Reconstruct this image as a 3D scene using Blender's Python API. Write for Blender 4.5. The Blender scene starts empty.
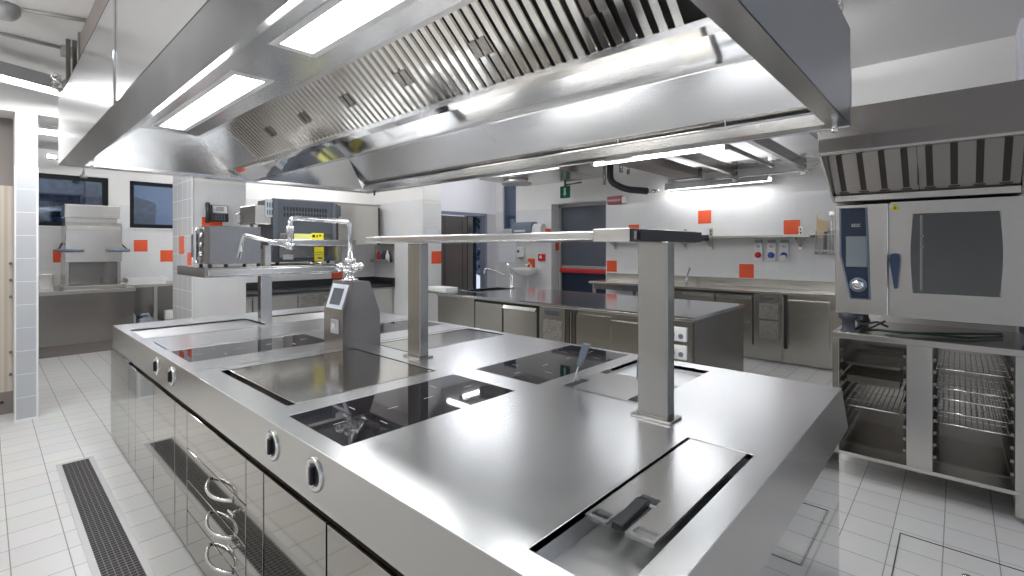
import bpy, bmesh, math, random
from mathutils import Vector, Matrix, noise
random.seed(7)
S = bpy.context.scene
COL = S.collection
PI = math.pi

# ------------------------------------------------------------------ materials
def new_mat(name):
    m = bpy.data.materials.new(name); m.use_nodes = True
    nt = m.node_tree
    return m, nt, nt.nodes['Principled BSDF']

def simple(name, col, rough=.5, metal=0., spec=.5, emit=None, es=0., coat=0.):
    m, nt, b = new_mat(name)
    b.inputs['Base Color'].default_value = (*col, 1)
    b.inputs['Roughness'].default_value = rough
    b.inputs['Metallic'].default_value = metal
    b.inputs['Specular IOR Level'].default_value = spec
    b.inputs['Coat Weight'].default_value = coat
    if emit:
        b.inputs['Emission Color'].default_value = (*emit, 1)
        b.inputs['Emission Strength'].default_value = es
    return m

def steel(name, col, rough, grain=(1, 1, 60), var=.06, bump=.0, blotch=0.):
    """brushed stainless: noise stretched along the grain varies the gloss"""
    m, nt, b = new_mat(name)
    N = nt.nodes; L = nt.links
    g = N.new('ShaderNodeNewGeometry')
    mp = N.new('ShaderNodeMapping'); mp.inputs['Scale'].default_value = grain
    L.new(g.outputs['Position'], mp.inputs['Vector'])
    n1 = N.new('ShaderNodeTexNoise'); n1.inputs['Scale'].default_value = 8; n1.inputs['Detail'].default_value = 1
    L.new(mp.outputs['Vector'], n1.inputs['Vector'])
    n2 = N.new('ShaderNodeTexNoise'); n2.inputs['Scale'].default_value = 1.7; n2.inputs['Detail'].default_value = 3
    L.new(g.outputs['Position'], n2.inputs['Vector'])
    r1 = N.new('ShaderNodeMapRange'); r1.inputs[3].default_value = rough - var * .3; r1.inputs[4].default_value = rough + var * .3
    L.new(n1.outputs['Fac'], r1.inputs[0])
    r2 = N.new('ShaderNodeMapRange'); r2.inputs[3].default_value = -blotch; r2.inputs[4].default_value = blotch
    L.new(n2.outputs['Fac'], r2.inputs[0])
    ad = N.new('ShaderNodeMath'); ad.operation = 'ADD'
    L.new(r1.outputs[0], ad.inputs[0]); L.new(r2.outputs[0], ad.inputs[1])
    L.new(ad.outputs[0], b.inputs['Roughness'])
    b.inputs['Base Color'].default_value = (*col, 1)
    b.inputs['Metallic'].default_value = 1
    if bump:
        bp = N.new('ShaderNodeBump'); bp.inputs['Strength'].default_value = bump; bp.inputs['Distance'].default_value = .002
        L.new(n1.outputs['Fac'], bp.inputs['Height']); L.new(bp.outputs['Normal'], b.inputs['Normal'])
    return m

def tiles(name, axes, size, c1, c2, cm, mortar, rough, off=(0, 0), bump=.3, upper=None, zsplit=None, bw=1.0):
    """tile grid in world metres. axes: which two position components span the wall"""
    m, nt, b = new_mat(name)
    N = nt.nodes; L = nt.links
    g = N.new('ShaderNodeNewGeometry'); sp = N.new('ShaderNodeSeparateXYZ'); L.new(g.outputs['Position'], sp.inputs[0])
    cb = N.new('ShaderNodeCombineXYZ')
    for i, a in enumerate(axes):
        ad = N.new('ShaderNodeMath'); ad.operation = 'ADD'; ad.inputs[1].default_value = off[i]
        L.new(sp.outputs['XYZ'.index(a)], ad.inputs[0]); L.new(ad.outputs[0], cb.inputs[i])
    br = N.new('ShaderNodeTexBrick'); br.offset = 0; br.squash = 1
    br.inputs['Scale'].default_value = 1
    br.inputs['Brick Width'].default_value = size * bw; br.inputs['Row Height'].default_value = size
    br.inputs['Mortar Size'].default_value = mortar; br.inputs['Mortar Smooth'].default_value = .1
    br.inputs['Color1'].default_value = (*c1, 1); br.inputs['Color2'].default_value = (*c2, 1); br.inputs['Mortar'].default_value = (*cm, 1)
    L.new(cb.outputs[0], br.inputs['Vector'])
    nz = N.new('ShaderNodeTexNoise'); nz.inputs['Scale'].default_value = 3; nz.inputs['Detail'].default_value = 5
    L.new(g.outputs['Position'], nz.inputs['Vector'])
    mx = N.new('ShaderNodeMix'); mx.data_type = 'RGBA'; mx.blend_type = 'MULTIPLY'; mx.inputs[0].default_value = .12
    L.new(br.outputs['Color'], mx.inputs[6]); L.new(nz.outputs['Color'], mx.inputs[7])
    col = mx.outputs[2]
    rg = N.new('ShaderNodeMapRange'); rg.inputs[3].default_value = rough; rg.inputs[4].default_value = .7
    L.new(br.outputs['Fac'], rg.inputs[0])
    rsock = rg.outputs[0]
    bp = N.new('ShaderNodeBump'); bp.inputs['Strength'].default_value = bump; bp.inputs['Distance'].default_value = .003; bp.invert = True
    L.new(br.outputs['Fac'], bp.inputs['Height'])
    if upper:
        gt = N.new('ShaderNodeMath'); gt.operation = 'GREATER_THAN'; gt.inputs[1].default_value = zsplit
        L.new(sp.outputs[2], gt.inputs[0])
        m2 = N.new('ShaderNodeMix'); m2.data_type = 'RGBA'
        L.new(gt.outputs[0], m2.inputs[0]); L.new(col, m2.inputs[6]); m2.inputs[7].default_value = (*upper, 1)
        col = m2.outputs[2]
        m3 = N.new('ShaderNodeMix'); L.new(gt.outputs[0], m3.inputs[0]); L.new(rsock, m3.inputs[2]); m3.inputs[3].default_value = .75
        rsock = m3.outputs[0]
        m4 = N.new('ShaderNodeMath'); m4.operation = 'SUBTRACT'; m4.inputs[0].default_value = 1
        L.new(gt.outputs[0], m4.inputs[1])
        m5 = N.new('ShaderNodeMath'); m5.operation = 'MULTIPLY'; m5.inputs[1].default_value = bump
        L.new(m4.outputs[0], m5.inputs[0]); L.new(m5.outputs[0], bp.inputs['Strength'])
    L.new(col, b.inputs['Base Color']); L.new(rsock, b.inputs['Roughness']); L.new(bp.outputs['Normal'], b.inputs['Normal'])
    return m

M = {}
M['top'] = steel('brushed worktop steel', (.80, .82, .845), .255, (1.2, 12, 1), .015, .0, .01)
M['topgloss'] = steel('smooth counter steel', (.60, .62, .66), .13, (12, 1.2, 1), .03, .0, .02)
M['post'] = steel('satin post steel', (.42, .41, .39), 0.22, (1, 1, 1), .02, 0, 0.012)
M['duskoven'] = steel('dull microwave steel', (.27, .265, .26), 0.22, (1, 1, 1), .02, 0, 0.01)
M['lid'] = steel('brushed lid steel', (.66, .665, .67), 0.24, (1, 1, 1), .02, 0, 0.012)
M['fascia'] = steel('satin fascia steel', (.60, .59, .565), 0.24, (1, 1, 1), .02, 0, 0.012)
M['polish'] = steel('polished door steel', (.46, .445, .41), .055, (1, 1, 3), .02)
M['endpolish'] = steel('polished end panel steel', (.56, .57, .58), .05, (1, 1, 3), .02)
M['hood'] = steel('brushed hood steel', (.63, .63, .63), 0.22, (1, 1, 1), .02, 0, 0.015)
M['hoodin'] = steel('hood inner steel', (.76, .77, .79), 0.25, (1, 1, 1), .02, 0, 0.01)
M['trough'] = steel('hood trough steel', (.70, .70, .70), .07, (1, 1, 1), .01)
M['hoodshade'] = steel('shaded hood steel', (.36, .375, .41), 0.32, (1, 1, 1), .02, 0, 0.01)  # hood steel with the dim bluish reflection of the near end put into its colour
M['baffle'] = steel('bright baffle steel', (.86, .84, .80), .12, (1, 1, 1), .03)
M['cab'] = steel('cabinet steel', (.58, .56, .52), 0.235, (1, 1, 1), .02, 0, 0.012)
M['cabdark'] = steel('dull dark steel', (.30, .28, .265), 0.24, (1, 1, 1), .02, 0, 0.012)
M['oven'] = steel('oven steel', (.62, .605, .58), 0.24, (1, 1, 1), .02, 0, 0.012)
M['chrome'] = simple('chrome', (.82, .82, .83), .06, 1)
M['wire'] = simple('chromed wire', (.70, .69, .67), .2, 1)
M['blackglass'] = simple('black glass', (.012, .010, .014), .03, 0, .42)
M['white_mark'] = simple('white print', (.7, .7, .7), .4)
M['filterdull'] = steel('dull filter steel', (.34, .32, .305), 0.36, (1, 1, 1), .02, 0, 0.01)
M['rubber'] = simple('black plastic', (.02, .022, .026), .42)
M['blue'] = simple('dark blue plastic', (.025, .05, .11), .4)
M['socketblue'] = simple('blue socket plastic', (.04, .10, .42), .4)
M['navy'] = simple('navy panel', (.018, .03, .06), .22)
M['greyblue'] = simple('grey blue plastic', (.16, .20, .25), .4)
M['dark'] = simple('dark recess', (.018, .017, .016), .7)
M['slot'] = simple('dark gap', (.05, .04, .035), .6)
M['white'] = simple('white plastic', (.82, .82, .82), .35)
M['ceramic'] = simple('white ceramic', (.85, .85, .84), .12)
M['paint'] = simple('white wall paint', (.83, .82, .80), .75)
M['ceil'] = simple('ceiling paint', (.80, .785, .77), .85)
M['lilac'] = simple('pale lilac paint', (.72, .71, .76), .75)
M['brown'] = simple('grey brown paint', (.25, .22, .205), .7)
M['red'] = simple('red plastic', (.55, .015, .02), .35)
M['darkred'] = simple('dark red sign', (.30, .045, .06), .4)
M['pink'] = simple('pale sign band', (.62, .40, .40), .5)
M['green'] = simple('exit sign green', (.0, .13, .075), .4)
M['signwhite'] = simple('sign white', (.55, .78, .66), .4)
M['orange'] = simple('orange glazed tile', (.86, .115, .04), .2)
M['yellow'] = simple('yellow sticker', (.90, .80, .02), .5)
M['paleyellow'] = simple('pale yellow sticker', (.85, .86, .30), .5)
M['paper'] = simple('paper', (.80, .82, .86), .8)
M['screen'] = simple('grey display', (.22, .25, .27), .15)
M['screen2'] = simple('display frame', (.66, .70, .78), .3)
M['screendark'] = simple('dark display', (.08, .095, .115), .2)
M['doorgrey'] = simple('grey blue door paint', (.095, .107, .135), .45)
M['doordark'] = steel('cold room door steel', (.27, .25, .24), 0.32, (1, 1, 1), .02, 0, 0.01)
M['frameblue'] = simple('blue grey frame', (.22, .24, .32), .5)
M['frame'] = simple('black window frame', (.008, .009, .011), .5, spec=.2)
M['cable'] = simple('green hose', (.01, .05, .028), .5)
M['tray'] = simple('white tray', (.80, .82, .81), .4)
M['jerry'] = simple('grey white jerrycan', (.48, .52, .60), .5)
M['footgrey'] = simple('dark grey foot', (.045, .05, .065), .5)
M['silver'] = simple('grey painted metal', (.45, .45, .45), .45, .6)
M['concrete'] = simple('grey conduit', (.40, .39, .37), .6)
M['lamp'] = simple('lamp panel', (1, 1, 1), .5, emit=(1.0, .985, .96), es=6)
M['tube'] = simple('fluorescent tube', (1, 1, 1), .5, emit=(.97, .985, 1.0), es=24)  # carried only by the added fill lamps
M['tubefill'] = simple('added fill tube for the far corner', (1, 1, 1), .5, emit=(.97, .985, 1.0), es=10)  # for the two lamps added to brighten the far corner
M['tubemid'] = simple('bright fluorescent tube', (1, 1, 1), .5, emit=(.97, .985, 1.0), es=14)
M['tubelow'] = simple('dimmer fluorescent tube', (1, 1, 1), .5, emit=(.97, .985, 1.0), es=6)
M['tubehot'] = simple('fluorescent diffuser', (1, 1, 1), .5, emit=(.94, .96, 1.0), es=11)
M['fixture'] = simple('lamp housing', (.42, .42, .43), .4, .3)
M['graphite'] = simple('graphite oven back', (.085, .095, .115), .38, .3)
M['ventgrey'] = simple('light grey vent plate', (.50, .55, .60), .4, .3)
M['olive'] = simple('spatula wood', (.72, .58, .36), .6)
M['plank'] = None
def plank():
    m, nt, b = new_mat('pale striped panel')
    N = nt.nodes; L = nt.links
    g = N.new('ShaderNodeNewGeometry'); w = N.new('ShaderNodeTexWave'); w.inputs['Scale'].default_value = 7; w.bands_direction = 'X'
    w.inputs['Distortion'].default_value = .4; L.new(g.outputs['Position'], w.inputs['Vector'])
    r = N.new('ShaderNodeValToRGB'); r.color_ramp.elements[0].color = (.50, .44, .36, 1); r.color_ramp.elements[1].color = (.62, .56, .47, 1)
    L.new(w.outputs['Fac'], r.inputs[0]); L.new(r.outputs[0], b.inputs['Base Color']); b.inputs['Roughness'].default_value = .5
    return m
M['plank'] = plank()
def griddle_mat():
    m, nt, b = new_mat('hatched griddle steel')
    N = nt.nodes; L = nt.links
    b.inputs['Metallic'].default_value = 1; b.inputs['Base Color'].default_value = (.64, .63, .60, 1); b.inputs['Roughness'].default_value = .14
    return m
M['griddle'] = griddle_mat()
def perf():
    m, nt, b = new_mat('perforated vent')
    N = nt.nodes; L = nt.links
    g = N.new('ShaderNodeNewGeometry'); v = N.new('ShaderNodeTexVoronoi'); v.inputs['Scale'].default_value = 120
    L.new(g.outputs['Position'], v.inputs['Vector'])
    r = N.new('ShaderNodeValToRGB'); r.color_ramp.elements[0].position = .35; r.color_ramp.elements[1].position = .5
    r.color_ramp.elements[0].color = (.05, .045, .04, 1); r.color_ramp.elements[1].color = (.32, .30, .28, 1)
    L.new(v.outputs['Distance'], r.inputs[0]); L.new(r.outputs[0], b.inputs['Base Color']); b.inputs['Roughness'].default_value = .5; b.inputs['Metallic'].default_value = .4
    return m
M['perf'] = perf()
def grate():
    m, nt, b = new_mat('drain grate mesh')
    N = nt.nodes; L = nt.links
    b.inputs['Base Color'].default_value = (.17, .16, .165, 1); b.inputs['Metallic'].default_value = .6; b.inputs['Roughness'].default_value = .4
    return m
M['grate'] = grate()
def pane():
    m, nt, b = new_mat('window glass')
    N = nt.nodes; L = nt.links
    out = N['Material Output']
    gl = N.new('ShaderNodeBsdfGlossy'); gl.inputs['Roughness'].default_value = .02; gl.inputs['Color'].default_value = (.75, .85, 1, 1)
    tr = N.new('ShaderNodeBsdfTransparent'); tr.inputs['Color'].default_value = (.30, .37, .48, 1)
    mx = N.new('ShaderNodeMixShader'); mx.inputs[0].default_value = .16
    L.new(tr.outputs[0], mx.inputs[1]); L.new(gl.outputs[0], mx.inputs[2]); L.new(mx.outputs[0], out.inputs[0])
    return m
M['pane'] = pane()
def ovenglass():
    m, nt, b = new_mat('oven door glass')
    b.inputs['Base Color'].default_value = (.085, .09, .09, 1); b.inputs['Roughness'].default_value = .18
    b.inputs['Specular IOR Level'].default_value = .6
    return m
M['ovenglass'] = ovenglass()
def leaves():
    m, nt, b = new_mat('dusk foliage')
    N = nt.nodes; L = nt.links
    g = N.new('ShaderNodeNewGeometry'); n = N.new('ShaderNodeTexNoise'); n.inputs['Scale'].default_value = 9; n.inputs['Detail'].default_value = 6
    L.new(g.outputs['Position'], n.inputs['Vector'])
    r = N.new('ShaderNodeValToRGB'); r.color_ramp.elements[0].position = .42; r.color_ramp.elements[1].position = .66
    r.color_ramp.elements[0].color = (.03, .05, .09, 1); r.color_ramp.elements[1].color = (.5, .6, .82, 1)
    L.new(n.outputs['Fac'], r.inputs[0]); L.new(r.outputs[0], b.inputs['Base Color']); b.inputs['Roughness'].default_value = .8
    return m
M['leaves'] = leaves()
WT = ((.83, .83, .83), (.81, .81, .815), (.74, .74, .75))
M['tileX'] = tiles('white wall tiles facing across', 'YZ', .2, *WT, .003, .22, (.17, .05), .25, upper=(.83, .82, .80), zsplit=2.25)
M['tileY'] = tiles('white wall tiles facing along', 'XZ', .2, *WT, .003, .22, (.06, .05), .25, upper=(.83, .82, .80), zsplit=2.20)
M['tileY2'] = tiles('grey white wall tiles', 'XZ', .2, (.66, .66, .70), (.64, .64, .68), (.58, .58, .62), .003, .25, (.03, .05), .25, upper=(.80, .79, .84), zsplit=2.2)
GT = ((.50, .51, .53), (.48, .49, .51), (.75, .75, .76))
M['tileCol'] = tiles('grey column tiles', 'XZ', .2, *GT, .003, .3, (.016, .0), .25, upper=(.80, .79, .78), zsplit=2.2)
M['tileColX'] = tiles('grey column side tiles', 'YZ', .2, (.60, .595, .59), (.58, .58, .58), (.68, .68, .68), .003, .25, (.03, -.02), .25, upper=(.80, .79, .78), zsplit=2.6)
M['floor'] = tiles('white floor tiles', 'XY', .2, (.66, .655, .64), (.62, .615, .605), (.29, .285, .28), .0025, .28, (-.085 + .2, .145), .25, bw=1.0)

# ------------------------------------------------------------------ mesh builder
class MB:
    def __init__(s): s.bm = bmesh.new()
    def box(s, x0, x1, y0, y1, z0, z1, b=0., seg=2):
        x0, x1 = sorted((x0, x1)); y0, y1 = sorted((y0, y1)); z0, z1 = sorted((z0, z1))
        r = bmesh.ops.create_cube(s.bm, size=1)
        vs = r['verts']
        for v in vs:
            v.co = Vector(((x0 + x1) / 2 + v.co.x * (x1 - x0), (y0 + y1) / 2 + v.co.y * (y1 - y0), (z0 + z1) / 2 + v.co.z * (z1 - z0)))
        if b:
            b = min(b, .45 * min(x1 - x0, y1 - y0, z1 - z0))
            es = list({e for v in vs for e in v.link_edges})
            bmesh.ops.bevel(s.bm, geom=es, offset=b, segments=seg, affect='EDGES', profile=.5)
        return s
    def prism(s, poly, axis, a, b, bev=0.):
        def P(p, t):
            return {'x': (t, p[0], p[1]), 'y': (p[0], t, p[1]), 'z': (p[0], p[1], t)}[axis]
        va = [s.bm.verts.new(P(p, a)) for p in poly]; vb = [s.bm.verts.new(P(p, b)) for p in poly]
        n = len(poly); fs = [s.bm.faces.new(va), s.bm.faces.new(vb[::-1])]
        for i in range(n): fs.append(s.bm.faces.new((va[i], vb[i], vb[(i + 1) % n], va[(i + 1) % n])))
        bmesh.ops.recalc_face_normals(s.bm, faces=fs)
        if bev:
            es = list({e for f in fs for e in f.edges})
            bmesh.ops.bevel(s.bm, geom=es, offset=bev, segments=2, affect='EDGES', profile=.5)
        return s
    def sheet(s, p, q, a, b, t=.006, axis='y'):
        """a folded-metal sheet: the line p-q swept along axis, t thick"""
        d = Vector((q[0] - p[0], q[1] - p[1])).normalized(); n = Vector((-d.y, d.x)) * t / 2
        return s.prism([(p[0] + n.x, p[1] + n.y), (q[0] + n.x, q[1] + n.y), (q[0] - n.x, q[1] - n.y), (p[0] - n.x, p[1] - n.y)], axis, a, b)
    def hull(s, lo, hi):
        """loft between two equally long loops of 3-D points, capped"""
        va = [s.bm.verts.new(p) for p in lo]; vb = [s.bm.verts.new(p) for p in hi]; n = len(lo)
        fs = [s.bm.faces.new(va), s.bm.faces.new(vb[::-1])]
        for i in range(n): fs.append(s.bm.faces.new((va[i], vb[i], vb[(i + 1) % n], va[(i + 1) % n])))
        bmesh.ops.recalc_face_normals(s.bm, faces=fs)
        return s
    def quad(s, pts):
        s.bm.faces.new([s.bm.verts.new(p) for p in pts]); return s
    def cyl(s, p0, p1, r, r1=None, n=16):
        return s.tube([p0, p1], r, n, r1)
    def tube(s, pts, r, n=8, r1=None):
        pts = [Vector(p) for p in pts]; rings = []; m = len(pts)
        ref = Vector((0, 0, 1))
        for i, p in enumerate(pts):
            t = (pts[min(i + 1, m - 1)] - pts[max(i - 1, 0)]).normalized()
            if i == 0:
                if abs(t.dot(ref)) > .9: ref = Vector((1, 0, 0))
                u = (ref - t * t.dot(ref)).normalized()
            else:
                u = (u - t * t.dot(u)).normalized()
            w = t.cross(u)
            rr = r if r1 is None else r + (r1 - r) * i / (m - 1)
            rings.append([s.bm.verts.new(p + (u * math.cos(2 * PI * k / n) + w * math.sin(2 * PI * k / n)) * rr) for k in range(n)])
        for a, b in zip(rings, rings[1:]):
            for k in range(n):
                f = s.bm.faces.new((a[k], a[(k + 1) % n], b[(k + 1) % n], b[k])); f.smooth = n > 6
        s.bm.faces.new(rings[0][::-1]); s.bm.faces.new(rings[-1])
        return s
    def lathe(s, prof, c, axis='z', n=24):
        rings = []
        for r, h in prof:
            ring = []
            for k in range(n):
                a = 2 * PI * k / n; u, v = r * math.cos(a), r * math.sin(a)
                ring.append(s.bm.verts.new(Vector(c) + Vector({'z': (u, v, h), 'x': (h, u, v), 'y': (u, h, v)}[axis])))
            rings.append(ring)
        fs = []
        for a, b in zip(rings, rings[1:]):
            for k in range(n):
                f = s.bm.faces.new((a[k], a[(k + 1) % n], b[(k + 1) % n], b[k])); f.smooth = True; fs.append(f)
        fs.append(s.bm.faces.new(rings[0][::-1])); fs.append(s.bm.faces.new(rings[-1]))
        bmesh.ops.recalc_face_normals(s.bm, faces=fs)
        return s
    def ball(s, c, r, sub=2, sc=(1, 1, 1)):
        g = bmesh.ops.create_icosphere(s.bm, subdivisions=sub, radius=1)
        for v in g['verts']: v.co = Vector(c) + Vector((v.co.x * r * sc[0], v.co.y * r * sc[1], v.co.z * r * sc[2]))
        for f in {f for v in g['verts'] for f in v.link_faces}: f.smooth = True
        return s
    def plate(s, u0, u1, v0, v1, holes, w0, w1, axis='z'):
        """flat plate with rectangular holes; axis = the direction of its thickness"""
        us = sorted({u0, u1, *[h[0] for h in holes], *[h[1] for h in holes]}); vs = sorted({v0, v1, *[h[2] for h in holes], *[h[3] for h in holes]})
        us = [u for u in us if u0 <= u <= u1]; vs = [v for v in vs if v0 <= v <= v1]
        def P(u, v, w): return {'z': (u, v, w), 'x': (w, u, v), 'y': (u, w, v)}[axis]
        solid = lambda i, j: 0 <= i < len(us) - 1 and 0 <= j < len(vs) - 1 and not any(h[0] <= (us[i] + us[i + 1]) / 2 <= h[1] and h[2] <= (vs[j] + vs[j + 1]) / 2 <= h[3] for h in holes)
        vt = {}
        def V(i, j, k):
            if (i, j, k) not in vt: vt[(i, j, k)] = s.bm.verts.new(P(us[i], vs[j], (w0, w1)[k]))
            return vt[(i, j, k)]
        fs = []
        for i in range(len(us) - 1):
            for j in range(len(vs) - 1):
                if not solid(i, j): continue
                for k in (0, 1): fs.append(s.bm.faces.new((V(i, j, k), V(i + 1, j, k), V(i + 1, j + 1, k), V(i, j + 1, k))))
                for di, dj, a, b in ((-1, 0, (i, j), (i, j + 1)), (1, 0, (i + 1, j), (i + 1, j + 1)), (0, -1, (i, j), (i + 1, j)), (0, 1, (i, j + 1), (i + 1, j + 1))):
                    if not solid(i + di, j + dj): fs.append(s.bm.faces.new((V(*a, 0), V(*b, 0), V(*b, 1), V(*a, 1))))
        bmesh.ops.recalc_face_normals(s.bm, faces=fs)
        return s
    def build(s, name, mat, parent=None, origin=None):
        me = bpy.data.meshes.new(name)
        o = bpy.data.objects.new(name, me)
        if parent is None:
            if origin is None:
                cs = [v.co for v in s.bm.verts]
                origin = ((min(c.x for c in cs) + max(c.x for c in cs)) / 2, (min(c.y for c in cs) + max(c.y for c in cs)) / 2, min(c.z for c in cs))
            bmesh.ops.translate(s.bm, verts=s.bm.verts, vec=-Vector(origin)); o.location = origin
        s.bm.normal_update(); s.bm.to_mesh(me); s.bm.free()
        me.materials.append(M[mat]); COL.objects.link(o)
        if parent is not None:
            o.parent = parent
            o.matrix_parent_inverse = Matrix.Translation(-abs_loc(parent))
        return o

def abs_loc(o):
    """where the object's own coordinates start in the world (no rotations in the chain while building)"""
    l = Vector(o.location)
    if o.parent is not None: l = abs_loc(o.parent) + o.matrix_parent_inverse.translation + l
    return l
def tag(o, label, cat, group=None):
    o['label'] = label; o['category'] = cat
    if group: o['group'] = group
    return o
def thing(name, label, cat, loc, group=None):
    o = bpy.data.objects.new(name, None); o.empty_display_size = .1; COL.objects.link(o); o.location = loc
    return tag(o, label, cat, group)
def struct(o):
    o['kind'] = 'structure'; return o
def copy_tree(o, parent=None):
    c = o.copy(); COL.objects.link(c)
    if parent is not None: c.parent = parent
    for ch in list(o.children): copy_tree(ch, c)
    return c
def B(*a, **k): return MB().box(*a, **k)
def text_mesh(name, body, size, loc, rot, mat, parent):
    cu = bpy.data.curves.new(name, 'FONT'); cu.body = body; cu.size = size; cu.align_x = 'CENTER'; cu.align_y = 'CENTER'; cu.extrude = .0006
    t = bpy.data.objects.new(name + '_src', cu); COL.objects.link(t)
    bpy.context.view_layer.update()
    me = bpy.data.meshes.new_from_object(t.evaluated_get(bpy.context.evaluated_depsgraph_get()))
    bpy.data.objects.remove(t); bpy.data.curves.remove(cu)
    me.transform(Matrix.Translation(loc) @ rot)
    me.materials.clear(); me.materials.append(M[mat])
    o = bpy.data.objects.new(name, me); COL.objects.link(o); o.parent = parent; o.matrix_parent_inverse = Matrix.Translation(-abs_loc(parent))
    return o
# text lying in a wall that faces -X: reading direction is -Y, up is +Z
ROT_FACE_MX = Matrix(((0, 0, -1, 0), (-1, 0, 0, 0), (0, 1, 0, 0), (0, 0, 0, 1)))
ROT_FACE_MY = Matrix(((1, 0, 0, 0), (0, 0, -1, 0), (0, 1, 0, 0), (0, 0, 0, 1)))

# ================================================================== ROOM
struct(B(-3, 12, -3.5, 13, -.1, 0).build('floor', 'floor'))
struct(B(-3, 12, -3.5, 13, 3.0, 3.1).build('ceiling', 'ceil'))
struct(B(-3.2, -3, -3.5, 13, 0, 3).build('wall_left', 'paint'))

def accent(wall, kind, a, z, s=.2, at=0, mat='orange'):
    m = MB()
    if kind == 'x': m.box(at - .003, at + .001, a - s / 2, a + s / 2, z - .1, z + .1, b=.001, seg=1)
    else: m.box(a - s / 2, a + s / 2, at - .003, at + .001, z - .1, z + .1, b=.001, seg=1)
    o = m.build('accent_tile', mat, wall); o['label'] = 'orange glazed tile'
    return o

# ---- right wall (X = 7.5) with the exit door recess
wr = struct(MB().plate(-3.5, 7.5, 0, 3.0, [(4.62, 5.85, 0, 2.33), (6.78, 7.16, 1.87, 2.80)], 7.5, 7.95, 'x').build('wall_right', 'tileX'))
for y, z in ((2.87, 1.96), (1.68, 1.77), (2.265, 1.15), (4.50, 1.16), (4.07, 1.78), (6.36, 1.165), (5.95, 1.76)): accent(wr, 'x', y, z, at=7.5)
accent(wr, 'y', 7.72, 1.53, .17, at=5.85)
# exit door
d1 = struct(B(7.78, 7.83, 4.62, 5.80, 1.10, 2.30, b=.004).build('door_1', 'doorgrey'))
B(7.785, 7.825, 4.62, 5.80, .02, 1.10).build('lower_panel', 'navy', d1)
B(7.74, 7.84, 5.80, 5.85, 0, 2.33).build('door_frame', 'concrete', d1)
B(7.74, 7.84, 4.62, 5.85, 2.28, 2.33).build('door_frame', 'silver', d1)
pb = MB().box(7.66, 7.72, 4.64, 5.78, 1.0, 1.085, b=.02).box(7.70, 7.79, 5.68, 5.76, 1.02, 1.15, b=.01).build('push_bar', 'red', d1)
pb['label'] = 'red push bar across the exit door'
B(7.68, 7.79, 4.64, 5.74, 1.09, 1.135, b=.004).build('bar_housing', 'silver', d1)
# window slot by the cold room
w3 = struct(MB().plate(6.78, 7.16, 1.87, 2.80, [(6.81, 7.13, 1.90, 2.77)], 7.53, 7.58, 'x').build('window_3', 'frameblue'))
B(7.55, 7.56, 6.81, 7.13, 1.90, 2.77).build('pane', 'pane', w3)
B(7.47, 7.53, 6.78, 7.16, 1.85, 1.875, b=.003).build('sill', 'white', w3)

# ---- far wall (Y = 7.37) with the cold room door
wf = struct(MB().plate(5.04, 7.95, 0, 3.0, [(5.9, 7.22, 0, 2.2)], 7.37, 7.5, 'y').build('wall_far', 'tileY2'))
d2 = struct(B(5.98, 6.72, 7.42, 7.47, .03, 2.12, b=.004).build('door_2', 'doordark'))
MB().box(5.9, 5.98, 7.35, 7.5, 0, 2.2).box(7.16, 7.22, 7.35, 7.5, 0, 2.2).box(5.9, 7.22, 7.35, 7.5, 2.14, 2.2).build('door_frame', 'frameblue', d2)
B(6.72, 6.86, 7.40, 7.48, .0, 2.14, b=.003).build('door_edge', 'cabdark', d2)
MB().box(6.12, 6.125, 7.415, 7.425, .1, 2.08).box(6.58, 6.586, 7.415, 7.425, .1, 2.08).build('panel_seam', 'dark', d2)
B(6.86, 7.16, 7.62, 7.66, 0, 2.2).build('dark_opening', 'navy', d2)

# ---- niche behind the island: end wall / pier and niche back wall
wp = struct(B(4.68, 5.04, 6.2, 7.6, 0, 3.0).build('wall_pier', 'tileX'))
B(4.676, 5.04, 6.194, 6.2, 0, 2.22).build('pier_face_tiles', 'tileY', wp)
accent(wp, 'y', 4.94, 1.33, .2, at=6.194)
wn = struct(B(1.96, 5.04, 7.6, 7.75, 0, 3.0).build('wall_niche', 'tileY'))
accent(wn, 'y', 3.975, 1.03, .2, at=7.6)

# ---- tiled column beside the niche
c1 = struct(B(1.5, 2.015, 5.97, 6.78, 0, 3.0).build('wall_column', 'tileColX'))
B(1.497, 2.018, 5.964, 5.97, 0, 3.0).build('front_tiles', 'tileY', c1)
B(1.490, 1.502, 5.958, 5.972, 0, 2.3, b=.003).build('corner_trim', 'white', c1)
accent(c1, 'x', 6.40, 1.52, at=1.5); accent(c1, 'x', 6.07, 1.34, .2, at=1.5); accent(c1, 'y', 1.68, 1.72, .2, at=5.964)

# ---- window wall behind the dish machine (Y = 10.3)
ww = struct(MB().plate(-3, 5.0, 0, 3.0, [(-.2, 1.39, 1.82, 2.63), (1.67, 2.75, 1.82, 2.62)], 10.3, 10.5, 'y').build('wall_windows', 'tileY'))
for n, (a, b) in enumerate(((-.2, 1.39), (1.67, 2.75))):
    w = struct(MB().plate(a, b, 1.82, 2.63, [(a + .06, b - .07, 1.89, 2.56)], 10.33, 10.42, 'y').build('window_%d' % (n + 1), 'frame'))
    B(a + .06, b - .07, 10.37, 10.38, 1.89, 2.56).build('pane', 'pane', w)
    B(a - .02, b + .02, 10.27, 10.34, 1.80, 1.825, b=.003).build('sill', 'white', w)
for x, z in ((1.82, 1.52), (2.19, 1.34), (.82, 1.36)): accent(ww, 'y', x, z, .19, at=10.3)
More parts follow.
